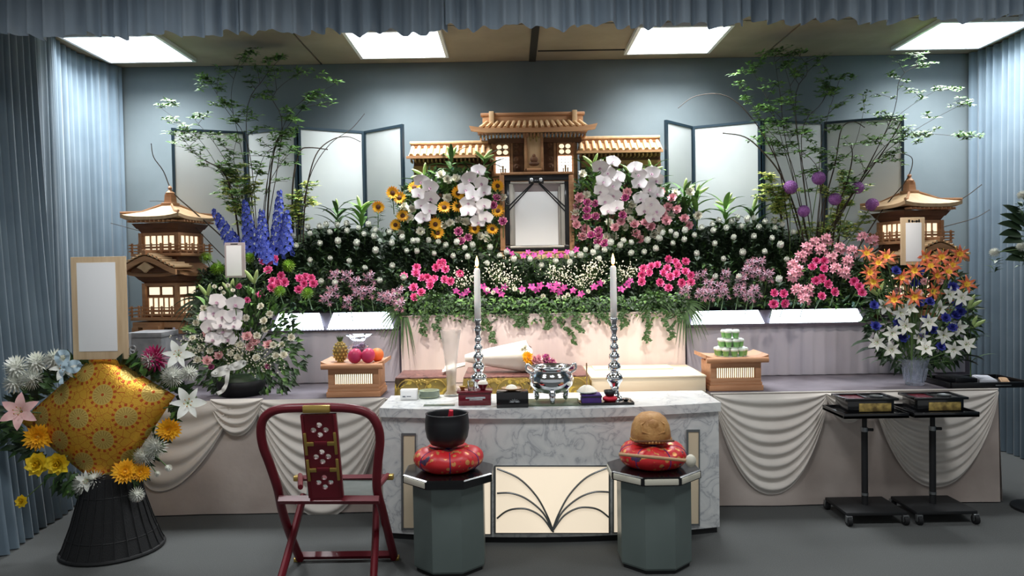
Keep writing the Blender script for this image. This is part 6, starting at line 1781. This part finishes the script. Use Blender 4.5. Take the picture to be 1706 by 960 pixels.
# ================================================================ ivy and ferns at the bed front
def ivy(px, py, n, lb, seed, drop=40):
    r = random.Random(seed); B = at(px, py, 5.25); t = thing('ivy_trail', lb, 'plant', B, group='trailing ivy')
    P = [Vector((0, 0, 0))]
    for i in range(n): P.append(P[-1] + Vector((r.uniform(-.03, .03), r.uniform(-.004, .002), -drop * .0042 / n)))
    part('vine', MB().tube(smooth_path(P, 3), .0018, 4), 'stem', t)
    f = MB()
    for p in smooth_path(P, 3):
        for k in range(2):
            a = r.uniform(0, 6.28)
            f.leaf(p, (math.cos(a), -.3, math.sin(a) * .7 - .3), (0, -1, .3), r.uniform(.022, .038), r.uniform(.018, .03), 0)
    part('leaves', f, 'g_mid', t, smooth=False, kind='stuff')
for k, (px, py, dr) in enumerate(((708, 520, 36), (736, 522, 46), (776, 520, 30), (806, 524, 46), (850, 522, 22), (880, 522, 20), (905, 522, 26), (945, 520, 52), (960, 522, 30), (1000, 520, 22), (1040, 518, 26), (1078, 520, 48), (1100, 516, 24), (1128, 515, 50))):
    ivy(px, py, 7, 'ivy trail hanging over the pink satin plinth', 50 + k, dr)
fb = MB(); r = random.Random(77)
for i in range(2600):
    px = r.uniform(662, 1146); py = r.uniform(490, 530) + (6 if abs(px - 905) < 150 else 0)
    p = at(px, py, 5.30 + r.uniform(-.05, .06)); d = Vector((r.uniform(-1, 1), r.uniform(-1, .2), r.uniform(-.9, .6)))
    fb.leaf(p, d, (r.uniform(-.5, .5), -.6, 1), r.uniform(.025, .045), r.uniform(.014, .026), r.choices([0, 1, 2], [.3, .45, .25])[0], .3)
tag(obj('ivy_foliage', fb.mesh('ivy_foliage', ['g_dark', 'g_mid', 'g_fresh'], False)), 'mass of small green ivy leaves along the top of the plinth', 'foliage', kind='stuff')
def fern(px, py, Y, lb, ang, n, L, mn, gp, droop=.6):
    """fan of narrow blades"""
    B = at(px, py, Y); t = thing('palm_leaf', lb, 'plant', B, group=gp)
    for i in range(n):
        a = math.radians(ang[0] + (ang[1] - ang[0]) * i / max(1, n - 1)) + rnd.uniform(-.08, .08)
        d = Vector((math.cos(a), -.45 + rnd.uniform(-.1, .1), math.sin(a))).normalized()
        m_ = MB(); l = L * rnd.uniform(.8, 1.1)
        P = [d * l * k / 5 + Vector((0, 0, -droop * l * (k / 5) ** 2.2)) for k in range(6)]
        sd = d.cross(Vector((0, -1, .2))).normalized()
        vs = []
        for k, p in enumerate(P):
            w = .007 * (1 - (k / 5) ** 2) + .0006; vs += [p - sd * w, p + sd * w]
        m_.add(vs, [(2 * k, 2 * k + 1, 2 * k + 3, 2 * k + 2) for k in range(5)])
        part('blade', m_, mn, t)
for px, py, ang, n, L, lb in ((722, 498, (-40, 220), 20, .17, 'palm leaf with narrow blades below the left pink carnations'), (672, 512, (160, 300), 16, .22, 'palm leaf drooping over the left end of the plinth'), (1092, 496, (-40, 220), 20, .17, 'palm leaf with narrow blades below the right pink carnations'),
                              (1140, 505, (-120, 20), 16, .2, 'palm leaf drooping over the right end of the plinth'), (335, 500, (0, 360), 30, .2, 'bristly green palm leaf in front of the left pagoda windows'), (360, 490, (90, 270), 18, .2, 'feathery green palm leaf beside the left pagoda')):
    fern(px, py, 5.3 if 600 < px < 1200 else 5.15, lb, ang, n, L, 'g_mid' if px > 400 else 'g_dark', 'narrow palm leaves')

# ================================================================ left basket arrangement
YL = 4.84
def fl(name, k, s_, Y, lb, gp=None, base=None, **kw):
    for px, py in pp_(s_):
        T = at(px, py, Y + rnd.uniform(-.04, .03))
        dr = ((base - T) * .75) if base is not None else (0, .05, -.1)
        flower(name, k, px, py, T.y, lb, gp, drop=dr, **kw)
bL = Vector((bx_, 4.92, TZ + .12))
for px, py in pp_('363,503 392,506 357,520 389,528 371,527 349,545 374,552 390,543 356,566 368,541 381,565 345,530'):
    T = at(px, py, YL - .02 + rnd.uniform(-.02, .02))
    flower('moth_orchid', 'orchid', px, py, T.y, 'large white orchid in the left basket', 'white orchids in the left basket', drop=(bL - T) * .7, up=.1, jit=.35, s=1.1, spin=rnd.uniform(-.5, .5))
fl('blush_lisianthus', 'blush_rose', '416,579 365,593 412,561 345,602 447,575 346,556 424,568', YL, 'pink lisianthus in the left basket', 'pink lisianthus in the left basket', bL, s=1.0)
fl('cream_rose', 'white_ruffle', '334,530 410,530 428,560 441,550 460,593 473,592 426,597 396,596 329,600 321,564 435,511 449,524 340,514 485,563 327,539 440,535 405,605 385,590 335,580 455,575 318,585 470,575 350,585 400,575', YL + .03, 'small cream rose in the left basket', 'cream roses in the left basket', bL, s=.85)
fl('purple_filler', 'lisianthus', '446,610 352,612 360,622', YL, 'small purple bloom low in the left basket arrangement', 'purple blooms in the left basket', bL, s=.75)
fl('spray_carnation', 'carnation', '398,478 433,491 412,500', YL + .08, 'pink bloom at the top of the left basket arrangement', 'pink blooms at the basket top', bL, s=.6)
fl('white_daisy', 'white_ruffle', '357,478 368,481 380,476 372,488 388,484', YL + .02, 'tiny white bloom in the left basket', 'tiny white blooms in the left basket', bL, s=.5)
for k, (px, py, lb) in enumerate(((346, 492, 'lily bud stalk left of the basket orchids'), (384, 486, 'lily bud stalk directly under the mauve name board'), (424, 470, 'lily bud stalk right of the mauve name board'))):
    lily_stem(px, py, YL + .08, .5, lb, 'lily bud stalks in the basket', 5, ((-.5, .9, 0), (.3, .8, 0)), FRESH_LEAF)
breath(440, 600, YL, .12, 'cloud of tiny white flowers at the right of the left basket'); breath(325, 575, YL, .1, 'cloud of tiny white flowers at the left of the left basket')
breath(398, 585, YL - .02, .1, 'cloud of tiny white flowers at the front of the left basket')
lf = MB(); r = random.Random(91)
for i in range(900):
    a = r.uniform(0, 2 * PI); q = math.sqrt(r.random())
    px = 405 + 92 * q * math.cos(a); py = 575 + 90 * q * math.sin(a)
    if py > 590: px = 415 + (px - 405) * 1.05
    p = at(px, py, YL + .06 + r.uniform(-.03, .1))
    lf.leaf(p, (math.cos(a) + r.uniform(-.5, .5), -.4, math.sin(-a) + r.uniform(-.5, .5)), (r.uniform(-.5, .5), -1, .6), r.uniform(.04, .085), r.uniform(.018, .035), r.choices([0, 1, 2], [.45, .4, .15])[0], .3)
tag(obj('basket_foliage', lf.mesh('basket_foliage', ['g_dark', 'g_mid', 'g_fresh'], False)), 'green leaves filling the left basket arrangement', 'foliage', kind='stuff')
rw = thing('ribbon', 'white ribbon bow hanging at the front of the left basket', 'ribbon', at(385, 612, YL - .12))
def strip(pts, w, Y):
    P = smooth_path([at(x, y, Y) for x, y in pts], 6); vs = []
    for i, p in enumerate(P):
        d = (P[min(i + 1, len(P) - 1)] - P[max(0, i - 1)]).normalized(); s_ = d.cross(Vector((0, 1, 0))).normalized() * w
        vs += [p - s_ + Vector((0, .01 * math.sin(i), 0)), p + s_]
    return MB().add(vs, [(2 * k, 2 * k + 1, 2 * k + 3, 2 * k + 2) for k in range(len(P) - 1)])
part('tail', strip([(380, 614), (378, 635), (372, 650), (362, 656)], .012, YL - .12), 'ribbon_white', rw, ab=True)
part('loop', strip([(380, 612), (365, 616), (356, 624), (372, 622), (384, 612)], .016, YL - .12), 'ribbon_white', rw, ab=True)
part('loop', strip([(382, 612), (395, 606), (408, 604), (398, 612), (384, 614)], .014, YL - .12), 'ribbon_white', rw, ab=True)

# ================================================================ wreath flowers round the gold diamond
YW_ = 4.0
wc = Vector((wx, wy, .95))
def wf(name, k, px, py, lb, s=1.0, dy=0.0, **kw):
    T = at(px, py, YW_ + dy); c = at(170, 705, YW_ + .1)
    flower(name, k, px, py, YW_ + dy, lb, drop=(c - T) * .45 + Vector((0, .06, 0)), s=s * 1.22, up=.25, jit=.3, **kw)
WP = 'white chrysanthemum '
for px, py, s, lb in ((28, 612, .9, WP + 'at the far left end of the wreath stand'), (62, 604, .85, WP + 'second from the left at the upper left of the gold diamond'), (92, 600, .85, WP + 'beside the pale blue bow'), (25, 638, .85, WP + 'below the leftmost one on the wreath stand'), (52, 632, .85, WP + 'above the pale pink lily'),
                      (140, 806, .95, WP + 'at the lower left of the gold diamond, beside the lily cluster'), (160, 800, .8, WP + 'nearest the bottom tip of the gold diamond'), (228, 824, .65, WP + 'hanging lowest at the right of the gold tail'), (287, 627, .9, WP + 'right of the gold diamond, under the white lily'), (315, 622, .75, WP + 'right of the gold diamond, next to the basket'),
                      (259, 744, 1.0, WP + 'with a faint pink centre at the lower right edge'), (239, 761, .8, WP + 'just above the orange yellow pair'), (262, 790, .3, WP + 'tiny, below the pink centred one'), (281, 780, .3, WP + 'tiny, furthest right at the lower edge'), (250, 600, .7, WP + 'left of the wine red bloom')):
    wf('chrysanthemum', 'white_pom', px, py, lb, s)
wf('chrysanthemum', 'wine_pom', 259, 597, 'large wine red chrysanthemum right of the tall name board', 1.0, .03)
wf('gerbera', 'gerbera', 64, 728, 'golden yellow gerbera at the left of the gold diamond', 1.15)
wf('gerbera', 'gerbera', 282, 716, 'golden yellow gerbera at the right corner of the gold diamond', .95)
wf('gerbera', 'gerbera', 209, 786, 'larger golden gerbera beside the gold tail', 1.1, -.04)
wf('gerbera', 'gerbera', 235, 787, 'smaller golden gerbera right of the larger one', .85, -.02)
wf('rose', 'yellow_rose', 64, 774, 'yellow rose, left of the pair under the gold diamond', 1.0, -.04)
wf('rose', 'yellow_rose', 97, 772, 'yellow rose, right of the pair under the gold diamond', 1.0, -.04)
wf('rose', 'yellow_rose', 37, 836, 'small yellow bloom hanging lowest at the left', .55, .05)
for px, py, s, pk, lb in ((36, 686, 1.0, True, 'pale pink lily at the left corner of the gold diamond'), (313, 672, .95, False, 'open white lily at the right corner of the gold diamond'), (298, 592, .85, False, 'open white lily right of the wine red chrysanthemum'), (108, 612, .75, False, 'white lily behind the pale blue bow'), (146, 800, .6, False, 'small white lily at the lower left of the gold diamond')):
    T = at(px, py, YW_ - .02); c = at(170, 705, YW_ + .1)
    lily(px, py, YW_ - .02, lb, s=s, pink=pk, drop=(c - T) * .4 + Vector((0, .05, 0)), up=.2, jit=.25)
rbn = thing('ribbon', 'pale blue ribbon bow at the upper left of the gold diamond', 'ribbon', at(108, 608, YW_ - .05))
part('loop', strip([(106, 612), (95, 598), (100, 588), (112, 590), (108, 610)], .014, YW_ - .06), 'ribbon_blue', rbn, ab=True)
part('loop', strip([(108, 612), (122, 604), (132, 608), (124, 618), (110, 614)], .014, YW_ - .06), 'ribbon_blue', rbn, ab=True)
part('tail', strip([(108, 612), (102, 622), (103, 640)], .01, YW_ - .06), 'ribbon_blue', rbn, ab=True)
wl = MB(); r = random.Random(101)
for i in range(620):
    e = r.randrange(4); u = r.random()
    A, B2 = [((166, 590), (300, 660)), ((300, 660), (185, 830)), ((185, 830), (25, 705)), ((25, 705), (166, 590))][e]
    px = A[0] + (B2[0] - A[0]) * u; py = A[1] + (B2[1] - A[1]) * u
    ox, oy = (px - 165) / 140, (py - 708) / 120
    k = r.uniform(-.1, 1)
    wd_ = [10, 16, 34, 26][e]
    px += ox * wd_ * k * 1.4; py += oy * wd_ * k * 1.4
    if py < 600 and 118 < px < 212: continue
    p = at(px, py, YW_ + .07 + r.uniform(-.04, .05))
    wl.leaf(p, (ox + r.uniform(-.5, .5), -.3, -oy + r.uniform(-.5, .5)), (r.uniform(-.4, .4), -1, .5), r.uniform(.05, .1), r.uniform(.025, .045), r.choices([0, 1, 2], [.5, .42, .08])[0], .3)
tag(obj('wreath_foliage', wl.mesh('wreath_foliage', ['g_dark', 'g_mid', 'g_fresh'], False)), 'dark green leaves around the gold brocade diamond', 'foliage', kind='stuff')

# ================================================================ right arrangement in the crystal vase
YR = 4.84; bR = Vector((vx, 4.9, TZ + .12))
for px, py in pp_('1486,582 1542,582 1610,574 1486,555 1509,543 1572,558 1546,537 1516,513 1475,509 1565,514 1602,496 1580,490 1462,570 1535,560 1596,545 1500,520 1590,582'):
    T = at(px, py, YR + rnd.uniform(-.05, .04) - (.06 if py > 560 else 0))
    lily(px, py, T.y, 'open white lily in the crystal vase', 'white lilies in the crystal vase', .62, drop=(bR - T) * .75, up=.1, jit=.5)
fl('gloriosa_lily', 'gloriosa', '1443,424 1477,430 1449,456 1569,430 1599,424 1587,443 1561,460 1610,475 1490,501 1524,496 1524,452 1501,464 1554,486 1464,440 1580,455 1540,430 1455,470 1550,445', YR, 'orange gloriosa lily above the crystal vase', 'orange gloriosa lilies', bR, s=.95, up=.4)
fl('blue_bloom', 'blue_ruffle', '1492,452 1531,451 1522,471 1548,503 1595,507 1591,526 1544,533 1587,546 1537,557 1567,578 1497,537 1456,509 1505,563 1587,479 1458,544 1575,530 1600,520 1530,505 1555,550', YR + .01, 'violet blue bloom in the crystal vase', 'violet blue blooms', bR, s=.85)
fl('blush_lisianthus', 'blush_rose', '1510,470 1540,470 1495,485 1530,488 1565,470', YR + .02, 'pale pink bloom in the crystal vase', 'pale pink blooms in the vase', bR, s=.75)
for px, py, lb in ((1462, 490, 'lily bud stalk at the left of the crystal vase'), (1612, 512, 'lily bud stalk at the right of the crystal vase'), (1617, 545, 'lower lily bud stalk at the right of the crystal vase')):
    lily_stem(px, py, YR + .05, .35, lb, 'lily bud stalks in the crystal vase', 6, ((.8 if px > 1500 else -.8, .6, 0), (.3, 1, 0)), LONG_LEAF)
rl_ = MB(); r = random.Random(111)
for i in range(760):
    a = r.uniform(0, 2 * PI); q = math.sqrt(r.random())
    px = 1532 + 88 * q * math.cos(a); py = 525 + 92 * q * math.sin(a)
    p = at(px, py, YR + .07 + r.uniform(-.02, .1))
    rl_.leaf(p, (math.cos(a) + r.uniform(-.5, .5), -.4, -math.sin(a) + r.uniform(-.5, .5)), (r.uniform(-.5, .5), -1, .6), r.uniform(.05, .1), r.uniform(.02, .035), r.choices([0, 1], [.65, .35])[0], .3)
tag(obj('vase_foliage', rl_.mesh('vase_foliage', ['g_dark', 'g_mid'], False)), 'dark green leaves filling the crystal vase arrangement', 'foliage', kind='stuff')
for k, (px, py, lm) in enumerate(((1460, 575, DARK_LEAF), (1450, 560, DARK_LEAF), (1470, 595, LONG_LEAF), (1612, 590, DARK_LEAF), (1620, 535, WIDE_LEAF), (1490, 600, LONG_LEAF), (1600, 600, DARK_LEAF))):
    T = at(px, py, YR)
    lt_ = thing('broad_leaf', ('dark broad leaf at the lower left of the crystal vase, %s' % ('lower', 'upper', 'narrow', '', '', 'narrow inner', '')[k]) if px < 1530 else 'dark broad leaf at the right of the crystal vase, %s' % {3: 'middle', 4: 'upper', 6: 'lower'}[k], 'leaf', bR + (T - bR) * .3)
    d = T - bR
    obj('leaf_blade', lm, lt_, d * .5, Quaternion((0, 0, 1), 0 if px > 1530 else PI) @ Quaternion((0, 1, 0), .3), 1.1)
    stem_to(lt_, Vector((0, 0, 0)), d * .5, .002)

# ================================================================ bouquet flowers on the brocade box
fbz = Vector((at(885, 600, 4.88).x - .1, 4.9, zbb + .05))
def bqf(name, k, px, py, Y, lb, s, gp=None):
    px += 5; Y -= .07; s *= 1.25
    T = at(px, py, Y); flower(name, k, px, py, Y, lb, gp, drop=(fbz - T) * .8, s=s, face=Vector((.7, -.8, .5)))
bqf('bouquet_chrysanthemum', 'gerbera', 874, 597, 4.82, 'round yellow bloom in the wrapped bouquet', .75)
for px, py in pp_('886,608 892,598 895,607 884,600 890,612'): bqf('bouquet_flower', 'pink_ruffle', px, py, 4.83, 'small pink bloom in the wrapped bouquet', .75, 'pink blooms in the bouquet')
for px, py in pp_('900,600 908,604 905,597 914,606'): bqf('bouquet_flower', 'lisianthus', px, py, 4.86, 'mauve bloom at the right of the wrapped bouquet', .95, 'mauve blooms in the bouquet')
for px, py in pp_('864,585 869,580 872,587'): bqf('bouquet_flower', 'white_ruffle', px, py, 4.9, 'small pale bloom at the top of the wrapped bouquet', .6, 'pale blooms in the bouquet')
# ================================================================ flower stand cut off by the right edge
fe = thing('flower_stand', 'slim dark stand at the right edge carrying white chrysanthemums', 'flower stand', (at(1735, 800, 4.5).x, 4.5, 0))
zt = at(1735, 410, 4.5).z
part('pole', MB().tube([(0, 0, 0.02), (0, 0, zt)], .015, 10), 'black_matte', fe)
part('base', MB().lathe([(.16, 0), (.16, .015), (.02, .03)], 24), 'black_matte', fe)
part('foam', MB().ball((0, 0, zt), (.09, .09, .08), 12, 8), 'g_dark', fe)
eb = Vector((fe.location.x, 4.5, zt))
for px, py, lb in ((1657, 421, 'white chrysanthemum furthest left at the right picture edge'), (1702, 411, 'white chrysanthemum at the right picture edge, middle height'), (1704, 326, 'white chrysanthemum at the right picture edge, topmost')):
    T = at(px, py, 4.45); flower('chrysanthemum', 'white_pom', px, py, 4.45, lb, drop=(eb - T) * .9, s=.55, face=Vector((-.6, -1, .4)), fol=MID_FOL)
for k, (px, py, an) in enumerate(((1690, 372, 2.9), (1688, 385, 3.2), (1695, 362, 2.6), (1690, 395, 3.4), (1700, 440, 3.3), (1695, 350, 2.3), (1698, 432, 3.0))):
    T = at(px, py, 4.48)
    lt_ = thing('broad_leaf', 'dark pointed leaf at the right picture edge', 'leaf', eb + (T - eb) * .2, group='dark leaves at the right edge')
    obj('leaf_blade', DARK_LEAF, lt_, (T - eb) * .5, track(Vector((0, -.8, .6)), 0) @ Quaternion((0, 0, 1), an), .9)
    stem_to(lt_, Vector((0, 0, 0)), (T - eb) * .5, .002)

# ================================================================ labels that single out look-alikes
from bpy_extras.object_utils import world_to_camera_view as _w2c
_byl = {}
for o in COL.objects:
    if o.parent is None and o.get('group') and o.get('category') != 'jelly cup': _byl.setdefault((o['group'], o['label']), []).append(o)
_ord = ['first', 'second', 'third', 'fourth', 'fifth', 'sixth', 'seventh', 'eighth', 'ninth', 'tenth', 'eleventh', 'twelfth', 'thirteenth', 'fourteenth', 'fifteenth', 'sixteenth', 'seventeenth', 'eighteenth', 'nineteenth', 'twentieth']
def _px(o):
    ch = [k for k in o.children]
    p = Vector(o.location) + (Vector(ch[0].location) if ch else Vector())
    v = p - CAM; z = v.dot(_F)
    return v.dot(_R) / z, v.dot(_U) / z
def _number(objs, suffix):
    objs = sorted(objs, key=lambda o: _px(o)[0])
    for i, o in enumerate(objs):
        w = ('leftmost' if i == 0 else 'rightmost' if i == len(objs) - 1 else _ord[i] + ' from left')
        o['label'] = o['label'] + ', ' + w + suffix
for (g_, l_), objs in _byl.items():
    if len(objs) < 2: continue
    if len(objs) <= 7: _number(objs, ''); continue
    objs = sorted(objs, key=lambda o: -_px(o)[1]); n = len(objs)
    rows = 2 if n <= 14 else 3
    for k in range(rows):
        _number(objs[n * k // rows:n * (k + 1) // rows], ' in the %s row' % (('top', 'bottom') if rows == 2 else ('top', 'middle', 'bottom'))[k])
for o in COL.objects:
    if o.parent is None and 'label' in o and len(o['label'].split()) > 16: print('LONG', len(o['label'].split()), o['label'])
